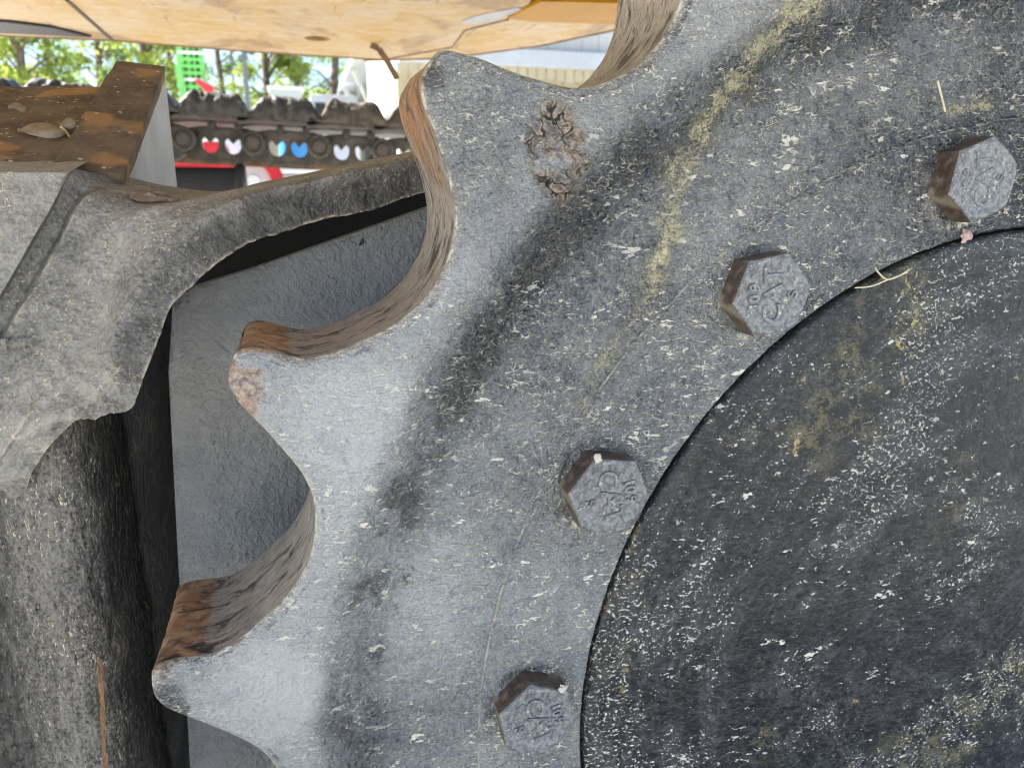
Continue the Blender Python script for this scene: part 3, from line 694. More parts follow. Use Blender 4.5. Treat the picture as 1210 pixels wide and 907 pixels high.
q0, q1 = at(122, 770, .105), at(132, 905, .11)
rl = seg_dist(Xc, Zc, [(q0.x, q0.z), (q1.x, q1.z)]); ru = .85*np.exp(-(rl/.0017)**2)*(1 + .35*fbm(Xc, Zc, 60, 3, 9))
link('column', grid_mesh('column', np.stack([Xc, Yc, Zc], -1) - np.array(FO), mask_flip=True, attrs=dict(dust_light=np.clip(dc, 0, 1), rust=np.clip(ru, 0, 1))), M['column'], frame)
# near-black backing sheet that paints the cavity's shade behind arm and plate
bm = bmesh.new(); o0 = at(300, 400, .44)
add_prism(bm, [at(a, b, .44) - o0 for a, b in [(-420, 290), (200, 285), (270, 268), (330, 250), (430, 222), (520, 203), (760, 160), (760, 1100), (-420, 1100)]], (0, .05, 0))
w_ = bm_obj('cavity_shade_backing', bm, M['black'], frame, o0 - FO)
# sloping shelf and gusset on top, both caked in dirt
def quad_grid(c, nu, nv):       # c: 4 corners, bilinear
    u = np.linspace(0, 1, nu)[:, None, None]; v = np.linspace(0, 1, nv)[None, :, None]
    c = [np.array(k) for k in c]; return (c[0]*(1-u)+c[1]*u)*(1-v) + (c[3]*(1-u)+c[2]*u)*v
def slab_from(name, corners, thick, mat, parent, amp, seed, n=90):
    g = quad_grid(corners, n, n); e1 = g[-1, 0]-g[0, 0]; e2 = g[0, -1]-g[0, 0]; nn = np.cross(e1, e2); nn /= np.linalg.norm(nn)
    if nn[2] < 0: nn = -nn
    uu, vv = np.meshgrid(np.linspace(0, 1, n)*np.linalg.norm(e1), np.linspace(0, 1, n)*np.linalg.norm(e2), indexing='ij')
    g = g + nn*(amp*fbm(uu, vv, 28, 4, seed))[..., None]
    # skirt
    ring = lambda a: a - nn*thick
    g2 = np.concatenate([ring(g[:1]), g, ring(g[-1:])], 0); g2 = np.concatenate([ring(g2[:, :1]), g2, ring(g2[:, -1:])], 1)
    return link(name, grid_mesh(name, g2, attrs=dict(dust_light=np.full(g2.shape[:2], .5), rust=np.zeros(g2.shape[:2]))), mat, parent)
slab_from('shelf', [PT(-420, 172, .152), PT(72, 193.5, .152), PT(118, 103, .40), PT(-320, 103, .40)], .05, M['shelf'], frame, .0018, 151)
# gusset: sloped dirty top and clean grey right side
gA, gB = PT(64, 192, .150), PT(146, 207, .150)
gD, gC = PT(137, 72, .345), PT(195, 79, .345)
slab_from('gusset_top', [gA, gB, gC, gD], .012, M['shelf'], frame, .0012, 161)
bm = bmesh.new(); dn = Vector((0, 0, -.13))
s0, s1 = Vector(gB) + Vector((-.002, .014, -.001)), Vector(gC) + Vector((-.002, 0, -.002))
lp = [s0, s1, s1 + Vector((0, .010, -.004)), Vector((s1.x + .001, s1.y+.010, s0.z-.06)), Vector((s0.x, s0.y+.07, s0.z-.06)), Vector((s0.x, s0.y, s0.z-.006))]
add_prism(bm, [Vector((p.x, p.y, p.z)) for p in lp], (-.008, 0, 0))
g_ = bm_obj('gusset_side', bm, M['rawgrey'], frame)
bm = bmesh.new(); a_, b_ = Vector(gD), Vector(PT(116, 100, .345))
add_prism(bm, [Vector(gD) + Vector((.004, .004, -.002)), Vector(gA)*.25 + Vector(gD)*.75 + Vector((-.008, .004, -.012)), Vector(gA) + Vector((-.012, .03, -.005)), Vector(gA) + Vector((.03, .03, -.04)), Vector(gC) + Vector((-.02, 0.004, -.08))], (0, .02, 0))
bm_obj('gusset_web', bm, M['shelf'], frame)

# ---- debris lying on it
def leaf(name, px, py, y, L, wd, rz, label, mat, up=.0025):
    bm = bmesh.new(); n = 9; top = []; bot = []
    for i in range(n):
        t = i/(n-1); w_ = wd*math.sin(math.pi*min(1, t*1.02+.0))**.8*.5*(1+.15*math.sin(9*t)); x = (t-.5)*L
        top.append(bm.verts.new((x, w_, .003*math.sin(3*t)))); bot.append(bm.verts.new((x, -w_, .002*math.cos(4*t))))
    mid = [bm.verts.new(((i/(n-1)-.5)*L, 0, -.0012+.002*math.sin(2*i/(n-1)))) for i in range(n)]
    for i in range(n-1):
        for a, b in ((top, mid), (mid, bot)): bm.faces.new((a[i], a[i+1], b[i+1], b[i]))
    bmesh.ops.remove_doubles(bm, verts=bm.verts[:], dist=1e-5)
    bmesh.ops.solidify(bm, geom=bm.faces[:], thickness=.0006)
    o = bm_obj(name, bm, mat, None, at(px, py, y) + Vector((0, 0, up)), True); o.rotation_euler = (R(24), 0, rz)
    return tag(o, label, 'leaf', 'dry leaves on the dirty shelf')
def shelf_y(py): return .152 + (.40-.152)*(191-py)/(191-103)*1.0
leaf('dry_leaf', 50, 161, .215, .026, .017, R(8), 'largest pale dry leaf lying on the dirt caked shelf', M['leafdry'])
leaf('dry_leaf', 81, 152, .235, .012, .009, R(-20), 'small dry leaf beside the base of the sloped gusset', M['leafdry'])
leaf('dry_leaf', 22, 133, .28, .012, .007, R(35), 'thin dry leaf near the back edge of the shelf', M['leafdry'])
def straw(name, pts, rad, label, mat, cat='straw', y=0):
    bm = bmesh.new(); o0 = at(pts[0][0], pts[0][1], pts[0][2])
    add_tube(bm, [Vector(q) for q in catmull(np.array([at(*p) - o0 for p in pts]), 24)], rad, 6)
    return tag(bm_obj(name, bm, mat, None, o0, True), label, cat)
straw('straw', [(72, 150, .232), (78, 156, .226), (83, 163, .222)], .0009, 'short pale twig by the leaves on the shelf', M['straw'])
straw('straw', [(1108, 96, -.0005), (1112, 112, -.0010), (1117, 132, -.0006)], .0006, 'short straight straw stuck above the upper right bolt', M['straw'])
straw('straw', [(1075, 318, -.004), (1062, 326, -.007), (1048, 330, -.006), (1038, 322, -.006), (1034, 316, -.004)], .0005, 'curled straw lying on the rim of the black hub', M['straw'])
straw('straw', [(1010, 340, -.004), (1030, 338, -.0058), (1050, 330, -.006), (1072, 322, -.005)], .0004, 'longer straw crossing the curled one on the hub rim', M['straw'])
def crumb(name, px, py, y, size, mat, label, cat, seed, flat=.5):
    bm = bmesh.new(); bmesh.ops.create_icosphere(bm, subdivisions=2, radius=size); r = random.Random(seed)
    for v in bm.verts: v.co *= .5 + .8*r.random(); v.co.y *= flat
    return tag(bm_obj(name, bm, mat, None, at(px, py, y)), label, cat)
crumb('pebble', 1141, 279, -.003, .0038, M['pebble'], 'pinkish grit lodged in the hub seam below the upper right bolt', 'grit', 1)
crumb('paint_flake', 706, 541, -.0155, .0024, M['chip'], 'cream flake on the top corner of the middle bolt', 'flake', 2, .4)
crumb('paint_flake', 665, 813, -.0155, .0024, M['chip'], 'cream flake on the upper corner of the lowest bolt', 'flake', 3, .4)
for i, (px, py, y, sz) in enumerate([(178, 236, .118, .006), (192, 238, .120, .0045), (203, 238, .121, .004), (186, 233, .13, .006)]):
    pass
clod = empty('dirt_clod', at(180, 238, .125)); tag(clod, 'crumbled brown dirt clod at the foot of the grey gusset', 'dirt')
for i, (px, py, y, sz) in enumerate([(176, 234, .125, .008), (190, 237, .127, .007), (203, 238, .127, .0055), (184, 232, .135, .008), (165, 231, .13, .007)]):
    bm = bmesh.new(); bmesh.ops.create_icosphere(bm, subdivisions=2, radius=sz); r = random.Random(i+40)
    for v in bm.verts: v.co *= .7 + .5*r.random(); v.co.z *= .42
    bm_obj('lump', bm, M['dirtcrumb'], clod, at(px, py, y) - Vector(clod.location))

# ================================================================== machine belly overhead
ZB = .95 + .300
belly = empty('machine_belly', (0, .9, ZB)); BO = Vector(belly.location)
tag(belly, 'scuffed yellow belly plating of the machine overhead', 'machine body')
def zp(px, py, dz=0.): return at_z(px, py, ZB + dz) - BO
def bprism(name, loop, th, mat, holes=(), bev=.002):
    bm = bmesh.new(); add_prism(bm, loop, (0, 0, th), holes)
    return bm_obj(name, bm, mat, belly)
def ext(p, y): return Vector((p.x, y - BO.y, p.z))
# plate 1 (left), plate 2 (middle, with a round hole), plate 3 (right, folded up)
s0, s1 = zp(133, 47), zp(80, 0)
sd = (s1 - s0); s2 = s0 + sd*((-.27 - BO.y - s0.y)/sd.y)
a0 = zp(-120, 36)
bprism('belly_panel', [s0 + Vector((-.006, 0, 0)), a0, a0 + Vector((-1.5, .06, 0)), Vector((a0.x - 1.8, -.27 - BO.y, 0)), s2 + Vector((-.006, 0, 0))], .014, M['yellow'])
bprism('gap_shade_strip', [zp(-80, 23, -.005), zp(10, 27, -.005), zp(60, 33, -.005), zp(108, 44.5, -.005), zp(50, 42, -.005), zp(-80, 36, -.005)], .0045, M['blackpl'])  # black strip added to paint the shaded gap under the left panel
h0 = zp(375, 46); hole = [h0 + Vector((.026*math.cos(t), .026*math.sin(t), 0)) for t in np.linspace(0, 2*math.pi, 25)[:-1]]
yb = -.27 - BO.y
bprism('belly_panel', [s0, zp(290, 60), zp(452, 70), zp(534, 55), zp(549, 35), zp(600, 22), zp(625, 5), zp(640, -20), Vector((zp(640, -20).x + .05, yb, 0)), s2], .014, M['yellow'], [hole])
# second layer above it, running further to the right
bprism('belly_panel', [zp(430, 71, .016), zp(530, 68, .016), zp(640, 53, .016), zp(730, 34, .016), zp(780, 18, .016), Vector((zp(780, 18).x + .1, yb, .016)), Vector((zp(430, 71).x, yb, .016))], .012, M['yellow'])
# amber beam hanging below the second layer
bm = bmesh.new(); add_prism(bm, [zp(600, 22, -.004), zp(628, 26, -.004), zp(738, 29, -.004), zp(760, 5, -.004), zp(640, 2, -.004)], (0, 0, .019)); bm_obj('beam', bm, M['amber'], belly)
# hull over the plates; unseen reach and height shaped to shade sprocket and ground
bm = bmesh.new(); add_box(bm, (-2.2, yb, .030), (zp(540, 40).x, zp(300, 62).y - .12, 2.3)); add_box(bm, (zp(540, 40).x + .002, yb, .030), (2.6, .20 - BO.y, 2.3)); bm_obj('hull_shade_block', bm, M['dark'], belly)
def edge_strip(pts, rad, mat):
    bm = bmesh.new(); add_tube(bm, pts, rad, 8); bm_obj('edge_strip', bm, mat, belly)
edge_strip([zp(-120, 36, .002), zp(133, 47, .002), zp(290, 60, .002), zp(452, 70, .002), zp(534, 55, .002), zp(549, 35, .002), zp(600, 22, .002)], .0035, M['ruststeel'])
edge_strip([zp(430, 71, .018), zp(530, 68, .018), zp(640, 53, .018), zp(730, 34, .018), zp(780, 18, .018)], .004, M['ruststeel'])
edge_strip([zp(80, 0), zp(106, 23), zp(133, 47)], .0025, M['dark'])
# scraped bare patch
bm = bmesh.new(); add_prism(bm, [zp(x, y, -.0015) for x, y in ((545, 26), (560, 20), (585, 15), (612, 10), (622, 12), (610, 17), (596, 19), (590, 24), (570, 27), (556, 30))], (0, 0, .0012)); bm_obj('scraped_patch', bm, M['rawgrey'], belly)
# hanging strip
bm = bmesh.new(); h_ = zp(438, 53) + Vector((0, -.02, .0))
b0 = at(438, 53, h_.y + BO.y) - BO; pp = [b0, b0 + Vector((.016, 0, -.006)), b0 + Vector((.033, 0, -.030)), b0 + Vector((.052, 0, -.064))]
for k in range(3):
    a, b = pp[k], pp[k+1]; t = (b-a).normalized(); nrm = Vector((-t.z, 0, t.x))*.006
    add_prism(bm, [a + nrm, b + nrm, b - nrm, a - nrm], (0, .004, 0))
bm_obj('hanging_strip', bm, M['ruststeel'], belly)

# ================================================================== the far track
TY = 2.10
p0, p1 = at(217, 164, TY), at(452, 177.6, TY)
tdir = (p1 - p0)/3; pitch = tdir.length; ta = math.atan2(tdir.z, tdir.x)
track = empty('far_track', p0); track.rotation_euler.y = -ta
tag(track, 'oily crawler track chain with mud caked shoes on the far side', 'crawler track')
def link_mesh():
    k = pitch/.216; o_ = []
    for t in np.linspace(200, 70, 10): o_.append((.040*math.cos(R(t))*k, .040*math.sin(R(t))*k))
    o_ += [(.06*k, .046*k), (.15*k, .046*k)]
    for t in np.linspace(100, 10, 6): o_.append(((.196 + .024*math.cos(R(t)))*k, (.020 + .026*math.sin(R(t)))*k))
    o_ += [(.224*k, -.040*k), (.196*k, -.066*k), (.035*k, -.066*k), (-.010*k, -.048*k)]
    hs = []
    for cx in (.078, .151):
        h = [((cx-.027)*k, .010*k), ((cx-.009)*k, .012*k), ((cx-.008)*k, -.004*k), ((cx+.006)*k, -.004*k), ((cx+.008)*k, .012*k), ((cx+.027)*k, .010*k)]
        for t in np.linspace(0, -180, 9): h.append(((cx + .027*math.cos(R(t)))*k, (-.010 + .030*math.sin(R(t)))*k))
        hs.append([Vector((x, 0, z)) for x, z in h])
    bm = bmesh.new(); add_prism(bm, [Vector((x, 0, z)) for x, z in o_], (0, .045, 0), hs)
    bmesh.ops.recalc_face_normals(bm, faces=bm.faces[:])
    bmesh.ops.bevel(bm, geom=[e for e in bm.edges if len(e.link_faces) == 2 and e.calc_face_angle(0) > 1.2], offset=.004, segments=2, affect='EDGES')
    me = bpy.data.meshes.new('link'); bm.to_mesh(me); bm.free(); return me
def cyl_mesh(name, prof, seg=24):      # lathe about -Y
    bm = bmesh.new(); rs = [[bm.verts.new((r*math.cos(2*math.pi*i/seg), y, r*math.sin(2*math.pi*i/seg))) for i in range(seg)] for r, y in prof]
    for a, b in zip(rs, rs[1:]):
        for i in range(seg): bm.faces.new((a[i], a[(i+1) % seg], b[(i+1) % seg], b[i]))
    bm.faces.new(rs[-1]); bm.faces.new(rs[0])
    bmesh.ops.recalc_face_normals(bm, faces=bm.faces[:]); me = bpy.data.meshes.new(name); bm.to_mesh(me); bm.free(); return me
def shoe_mesh(seed):
    r = random.Random(seed); bm = bmesh.new()
    # curved plate
    pr_ = [(-.035, .046), (.02, .052), (.17, .052), (.205, .062), (.222, .058)]
    a = [Vector((x, -.11, z)) for x, z in pr_] + [Vector((x, -.11, z + .012)) for x, z in reversed(pr_)]
    add_prism(bm, a, (0, .36, 0)); return bm
def mud_mesh(seed):
    n, m_ = 60, 40; x = np.linspace(-.004, .192, n); y = np.linspace(-.118, .20, m_); Xm, Ym = np.meshgrid(x, y, indexing='ij')
    e = sstep(0, .22, (Xm+.004)/.196)*sstep(1, .78, (Xm+.004)/.196)
    Zm = .066 + (.052 + .007*fbm(Xm + seed, Ym, 14, 3, seed) + .003*fbm(Xm + seed, Ym, 60, 2, seed+5))*e**.6
    front = np.stack([x + .004*fbm(x, x*0, 90, 2, seed), np.full(n, -.112) + .006*fbm(x + seed, x*0, 40, 3, seed+3), np.full(n, .060)], -1)
    G_ = np.stack([Xm, Ym, Zm], -1)
    steps = [front[:, None]*(1-t) + G_[:, :1]*t + np.array([0, -.012, 0])*math.sin(math.pi*t) + np.stack([0*x, .007*fbm(x*1. + seed, x*0 + 3*t, 45, 3, seed+9), 0*x], -1)[:, None] for t in np.linspace(0, 1, 8)[:-1]]
    return grid_mesh('mud_cake', np.concatenate(steps + [G_], 1))
LK = link_mesh()
BOSS = cyl_mesh('pin_boss', [(.034, .0), (.034, -.010), (.031, -.013), (.025, -.013), (.023, -.009), (.020, -.009), (.018, -.013)])
NUT = cyl_mesh('shoe_nut', [(.012, .03), (.012, -.012), (.009, -.014)], 6)
for k in range(-4, 5):
    x = k*pitch
    lk = link('link', LK, M['linksteel'], track, (x, .0 if k % 2 else .016, 0))
    link('pin_boss', BOSS, M['linksteel'], track, (x, .0, 0))
    bm = shoe_mesh(k); sh = bm_obj('shoe', bm, M['linksteel'], track, (x, 0, 0))
    me = mud_mesh(k + 10); link('mud_cake', me, M['mud'] if k in (2, 3) else M['dark'], sh)
    for cx in (.079, .150): link('shoe_nut', NUT, M['dark'], track, (x + cx, -.02, .040))
# rail line under the links
bm = bmesh.new(); add_box(bm, (-1.0, .0455, -.066), (1.2, .06, -.045)); bm_obj('rail', bm, M['ruststeel'], track)

# carrier roller below the far track
cr0 = at(196, 214, 2.02); cr1 = at(291, 212, 2.02)
roller = empty('carrier_roller', cr0); tag(roller, 'black cylinder with flanged end under the far track', 'roller')
bm = bmesh.new(); L_ = (cr1.x - cr0.x)
add_tube(bm, [(-.25, 0, -.012), (L_*.9, 0, -.012)], .050, 28); bm_obj('drum', bm, M['blackpl'], roller, smooth=False)
bm = bmesh.new(); add_tube(bm, [(L_*.86, 0, -.012), (L_*.90, 0, -.012), (L_*.97, 0, -.012), (L_*1.0, 0, -.012)], [.052, .062, .062, .054], 28); bm_obj('flange', bm, M['blackpl'], roller)

# red cart behind: tube bar, wheel
rp = at(190, 190, 3.0); cart = empty('red_cart', (rp.x, 3.0, 0))
tag(cart, 'bright red cart with white hubbed wheel behind the far track', 'cart')
CO = Vector(cart.location)
bm = bmesh.new(); a, b = at(120, 186, 3.0) - CO, at(306, 191, 3.0) - CO; add_tube(bm, [a + Vector((0, 0, -.03)), b + Vector((0, 0, -.03))], .035, 16); bm_obj('bar', bm, M['red'], cart)
wc = at(300, 215, 2.95) - CO
bm = bmesh.new(); mb = 32
for i in range(mb):
    t0, t1 = 2*math.pi*i/mb, 2*math.pi*(i+1)/mb
    ring_ = lambda t, r, y: Vector((wc.x + r*math.cos(t), wc.y + y, wc.z + r*math.sin(t)))
    vv = [bm.verts.new(ring_(t, r, y)) for t in (t0, t1) for r, y in ((.068, -.03), (.115, -.03), (.115, .05), (.068, .05))]
    for j in range(4): bm.faces.new((vv[j], vv[(j+1) % 4], vv[4+(j+1) % 4], vv[4+j]))
bmesh.ops.remove_doubles(bm, verts=bm.verts[:], dist=1e-5); bm_obj('wheel_rim', bm, M['red'], cart)
o_ = link('wheel_disc', cyl_mesh('wheel_disc', [(.067, .04), (.067, -.01), (.03, -.02), (.025, -.035)]), M['white'], cart); o_.location = wc
for px in (140, 240):
    l0 = at(px, 190, 3.02) - CO; bm = bmesh.new(); add_box(bm, (l0.x-.02, l0.y-.02, 0.0), (l0.x+.02, l0.y+.02, l0.z)); bm_obj('leg', bm, M['red'], cart)
bm = bmesh.new(); l0 = at(200, 230, 3.05) - CO; add_box(bm, (l0.x-.3, l0.y, l0.z-.45), (l0.x+.36, l0.y+.4, l0.z-.02), .02); bm_obj('tank', bm, M['blackpl'], cart)

# yard clutter seen through the link windows
def drum(name, px, D, rad, top_py, mat, label):
    y = D; p = at(px, top_py, y); bm = bmesh.new(); h = p.z
    pf = [(0, rad*.97), (.03, rad), (.34*h, rad), (.35*h, rad*1.04), (.37*h, rad*1.04), (.38*h, rad), (.66*h, rad), (.67*h, rad*1.04), (.69*h, rad*1.04), (.70*h, rad), (h*.98, rad), (h, rad*.96)]
    add_tube(bm, [(0, 0, z) for z, r in pf], [r for z, r in pf], 28)
    return tag(bm_obj(name, bm, mat, None, (p.x, y, 0)), label, 'drum')
drum('plastic_drum', 348, 5.0, .10, 160, M['blue'], 'blue plastic drum seen through the track link windows')
def crate(px0, px1, top, y, mat, label, tagc='crate'):
    a, b = at(px0, top, y), at(px1, top, y); e = empty('storage_bin', ((a.x+b.x)/2, y, 0)); tag(e, label, tagc); w = (b.x-a.x)/2; h = a.z
    bm = bmesh.new(); add_box(bm, (-w, 0, 0), (w, .5, h*.965), .02); bm_obj('body', bm, mat, e)
    bm = bmesh.new(); add_box(bm, (-w*1.05, -.02, h*.967), (w*1.05, .52, h), .015); bm_obj('lid', bm, M['white'], e)
crate(236, 262, 158, 4.6, M['red'], 'red storage bin with white lid behind the first link window')
crate(264, 296, 156, 5.3, M['white'], 'white storage bin behind the second link window')
crate(390, 424, 158, 5.6, M['white'], 'white storage bin behind the rightmost link windows')
crate(326, 392, 197, 4.2, M['trim'], 'low grey bin with white lid below the far track')
crate(308, 328, 156, 5.8, M['tan'], 'tan storage bin with white lid left of the blue drum')

# ================================================================== background: buildings, crane, pole, trees
# shed with ribbed front (facing the camera) at the right
SY = 12.0
shed = empty('white_shed', (at(640, 80, SY).x, SY, 0)); SO = Vector(shed.location)
tag(shed, 'white ribbed metal shed with tan lower wall right of the tooth', 'shed')
xl, xr = at(470, 80, SY).x - SO.x, at(900, 80, SY).x - SO.x
zg = at(600, 72, SY).z; zt_ = zg + 2.6
nP = 22; pw = (xr - xl)/nP
for k in range(nP):
    bm = bmesh.new(); x0 = xl + k*pw; w = pw
    prf = [(0, 0), (w*.40, 0), (w*.44, -.03), (w*.52, -.03), (w*.56, 0), (w*.985, 0), (w*.985, .02), (0, .02)]
    add_prism(bm, [Vector((x0+x, y, zg + .16)) for x, y in prf], (0, 0, zt_ - zg)); bm_obj('wall_panel', bm, M['siding'], shed)
    bm = bmesh.new(); add_prism(bm, [Vector((x0+x, y + .12, 0)) for x, y in prf], (0, 0, zg - .16)); bm_obj('wall_panel', bm, M['tan'], shed)
bm = bmesh.new(); add_box(bm, (xl, -.18, zg - .10), (xr, .05, zg + .155), .02); bm_obj('gutter', bm, M['trim'], shed)
for k in range(40):
    x = xl + (xr-xl)*k/40; L2 = .16 + .05*random.random()
    bm = bmesh.new(); add_box(bm, (x, -.10, zg - .101 - L2), (x + (xr-xl)/40*.9, -.085, zg - .101)); bm_obj('awning_slat', bm, M['tan'], shed)
bm = bmesh.new(); add_box(bm, (xl, .2, 0), (xr, 5, zt_ + .1)); bm_obj('core', bm, M['siding'], shed)
# long white building whose side wall runs away from the camera
HX = 2.45; hall = empty('long_white_hall', (HX, 14, 0)); HO = Vector(hall.location)
tag(hall, 'long white hall with posts and overhanging eave beyond the yard', 'hall')
eh = 4.35
for k in range(14):
    y0 = 13.0 + k*1.5
    bm = bmesh.new(); add_box(bm, (0, y0 - HO.y, 0), (.08, y0 + 1.47 - HO.y, eh)); bm_obj('wall_panel', bm, M['siding'], hall)
for k, y0 in enumerate((13.0, 16.0, 19.5, 23.0, 27, 32)):
    bm = bmesh.new(); add_box(bm, (-.30, y0 - HO.y - .07, 0), (-.16, y0 - HO.y + .07, eh), .01)
    bm_obj('post', bm, M['post'], hall)
    bm = bmesh.new(); add_prism(bm, [Vector((-.30, y0 - HO.y - .05, eh - .9)), Vector((-.30, y0 - HO.y - .05, eh - 1.05)), Vector((-.75, y0 - HO.y - .05, eh - .02)), Vector((-.6, y0 - HO.y - .05, eh - .02))], (0, .1, 0)); bm_obj('brace', bm, M['post'], hall)
bm = bmesh.new(); add_box(bm, (-.8, 12.9 - HO.y, eh + .003), (4, 34 - HO.y, eh + .22)); bm_obj('roof_eave', bm, M['trim'], hall)
bm = bmesh.new(); add_box(bm, (0, 12.96 - HO.y, 0), (4, 12.995 - HO.y, eh)); bm_obj('end_wall', bm, M['siding'], hall)
# lime green boom
GY = 18.0; gp = at(228, 110, GY); crane = empty('green_boom_lift', (gp.x, GY, 0)); GO = Vector(crane.location)
tag(crane, 'lime green boom with ribs rising behind the far track', 'boom')
def gx(px, py): p = at(px, py, GY); return (p.x - GO.x, p.z)
for (u0, u1) in ((213, 217), (221, 225), (229, 232), (235, 238)):
    a, b = gx(u0, 112), gx(u1, 40); bm = bmesh.new(); add_box(bm, (a[0], 0, 1.0), (b[0], .12, b[1] + 1.5)); bm_obj('mast_rail', bm, M['green'], crane)
for py in (46, 54, 62, 70, 78, 86, 94, 102):
    a, b = gx(210, py), gx(240, py); bm = bmesh.new(); add_box(bm, (a[0], -.05, a[1]-.025), (b[0], -.003, a[1]+.025)); bm_obj('rung', bm, M['white'] if py in (62, 94) else M['darkgreen'], crane)
bm = bmesh.new(); q4 = [gx(207, 78), gx(214, 78), gx(222, 112), gx(213, 112)]; add_prism(bm, [Vector((x, -.12, z)) for x, z in q4], (0, .06, 0)); bm_obj('side_plate', bm, M['green'], crane)
bm = bmesh.new(); q5 = [gx(231, 97), gx(236, 95), gx(254, 105), gx(253, 114), gx(247, 113)]; add_prism(bm, [Vector((x, -.25, z)) for x, z in q5], (0, .1, 0)); bm_obj('red_arm', bm, M['red'], crane)
bm = bmesh.new(); add_box(bm, (-1.2, -.6, .3), (1.2, 2.0, 1.3), .08); bm_obj('chassis', bm, M['green'], crane)
for sx in (-1, 1):
    for yy in (-.1, 1.5):
        w_ = link('wheel', cyl_mesh('wheel', [(.42, .15), (.45, .1), (.45, -.1), (.42, -.15)]), M['blackpl'], crane); w_.rotation_euler.z = R(90); w_.location = (sx*1.25, yy, .45)
# utility poles
def upole(px, y, r, h, label):
    p = at(px, 100, y); e = empty('utility_pole', (p.x, y, 0)); tag(e, label, 'pole', 'poles at the edge of the yard')
    bm = bmesh.new(); add_tube(bm, [(0, 0, 0), (0, 0, h)], [r, r*.7], 10); bm_obj('shaft', bm, M['pole'], e)
    bm = bmesh.new(); add_box(bm, (-.9, -.06, h-.8), (.9, .06, h-.65)); bm_obj('crossarm', bm, M['pole'], e)
upole(291, 30, .10, 11, 'thicker dark grey utility pole right of the green boom')
upole(276, 34, .06, 11, 'thinner grey utility pole between the boom and the thicker pole')
# small white sign-like equipment box beyond the track
p = at(338, 118, 22); box = empty('equipment_box', (p.x, 22, 0)); tag(box, 'pale boxy equipment cabinet far behind the middle shoe', 'cabinet')
bm = bmesh.new(); w_ = .42; add_box(bm, (-w_, 0, 0), (w_, .8, p.z + .25), .03); bm_obj('body', bm, M['trim'], box)
bm = bmesh.new(); add_box(bm, (-w_*1.1, -.05, p.z + .252), (w_*1.1, .85, p.z + .33), .02); bm_obj('roof', bm, M['white'], box)
p = at(395, 120, 26); rv = empty('parked_trailer', (p.x, 26, 0)); tag(rv, 'grey white box trailer parked far behind by the hall', 'trailer')
bm = bmesh.new(); add_box(bm, (-.75, 0, .6), (.75, 3, p.z + .2), .06); bm_obj('body', bm, M['trim'], rv)
for k in range(3):
    bm = bmesh.new(); add_box(bm, (-.6 + .42*k, -.02, p.z - .5), (-.28 + .42*k, -.003, p.z - .05)); bm_obj('window', bm, M['blackpl'], rv)
for sx in (-.5, .5):
    w_ = link('wheel', cyl_mesh('wheel', [(.32, .1), (.34, .06), (.34, -.06), (.32, -.1)]), M['blackpl'], rv); w_.rotation_euler.z = R(90); w_.location = (sx, .6, .34)
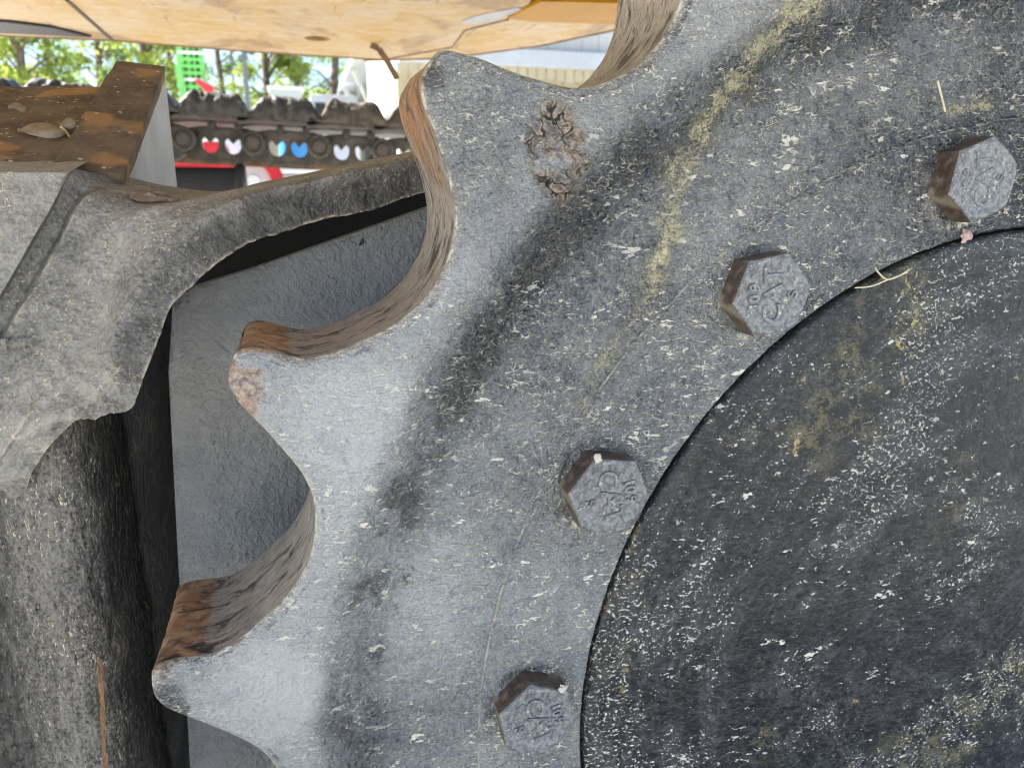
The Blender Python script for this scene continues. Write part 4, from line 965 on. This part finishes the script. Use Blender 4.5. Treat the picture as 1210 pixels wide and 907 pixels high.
# trees
def tree(px, y, h, w, mat, label, seed, n=5200, base=.16):
    r = np.random.default_rng(seed); p = at(px, 100, y); e = empty('pine_tree', (p.x, y, 0)); tag(e, label, 'tree', 'trees beyond the yard')
    bm = bmesh.new(); pts = [(.12*math.sin(i*1.3 + seed), .12*math.cos(i*1.7 + seed), h*.96*i/8) for i in range(9)]
    add_tube(bm, pts, [.19*(1 - .85*i/8) + .02 for i in range(9)], 9)
    clumps = []
    for k in range(64):
        t = r.uniform(base, 1)**.9; ang = r.uniform(0, 2*np.pi); rad = w*(1.08 - t)**.7*r.uniform(.45, 1.05)
        c = np.array([math.cos(ang)*rad, math.sin(ang)*rad, h*t + r.normal(0, .2)]); clumps.append((c, r.uniform(.35, .85)))
        if k % 2 == 0:
            b0 = Vector((0, 0, max(.5, c[2] - .6))); add_tube(bm, [b0, (Vector(c) + b0)/2 + Vector((0, 0, .25)), Vector(c)], [.05, .035, .012], 5, False)
    bm_obj('trunk', bm, M['bark'], e)
    C = []
    for c, s_ in clumps:
        m_ = n//64; d = r.normal(0, 1, (m_, 3)); d /= np.linalg.norm(d, axis=1)[:, None]; C.append(c + d*(s_*r.random(m_)**.45)[:, None]*np.array([1, 1, .62]))
    C = np.vstack(C); m_ = len(C)
    a = r.normal(0, 1, (m_, 3)); a /= np.linalg.norm(a, axis=1)[:, None]; b = np.cross(a, r.normal(0, 1, (m_, 3))); b /= np.linalg.norm(b, axis=1)[:, None]
    La = r.uniform(.07, .17, m_)[:, None]; Lb = r.uniform(.03, .07, m_)[:, None]
    V = np.stack([C - a*La, C + b*Lb, C + a*La, C - b*Lb], 1).reshape(-1, 3)
    me = bpy.data.meshes.new('crown'); me.vertices.add(len(V)); me.vertices.foreach_set('co', V.astype(np.float32).ravel())
    me.loops.add(4*m_); me.loops.foreach_set('vertex_index', np.arange(4*m_, dtype=np.int32)); me.polygons.add(m_); me.polygons.foreach_set('loop_start', np.arange(0, 4*m_, 4, dtype=np.int32)); me.update(calc_edges=True)
    link('crown', me, mat, e)
A_, B_ = M['leaf_a'], M['leaf_b']
for i, (px, y, h, w, mt, lab) in enumerate([
    (-25, 30, 11, 2.6, B_, 'yellow green tree at the left edge of the photo'),
    (30, 27, 8.5, 2.1, B_, 'low bright tree second from the left edge'),
    (62, 40, 15, 3.0, A_, 'dark pine third from the left edge'),
    (118, 36, 13, 2.6, A_, 'dark pine just left of the gusset top'),
    (170, 31, 12, 2.4, B_, 'bright tree rising behind the gusset top'),
    (203, 44, 15, 2.4, A_, 'dark pine right behind the green boom'),
    (262, 40, 14, 2.3, A_, 'dark pine between green boom and the utility poles'),
    (318, 33, 12, 1.7, B_, 'bright tree just right of the thicker utility pole'),
    (352, 41, 15, 2.4, A_, 'dark pine above the middle track shoe'),
    (396, 30, 12, 2.1, B_, 'bright full tree left of the long white hall'),
    (425, 44, 15, 2.4, A_, 'dark pine partly hidden by the long white hall')]):
    tree(px, y, h, w, mt, lab, 200 + i, 5000)
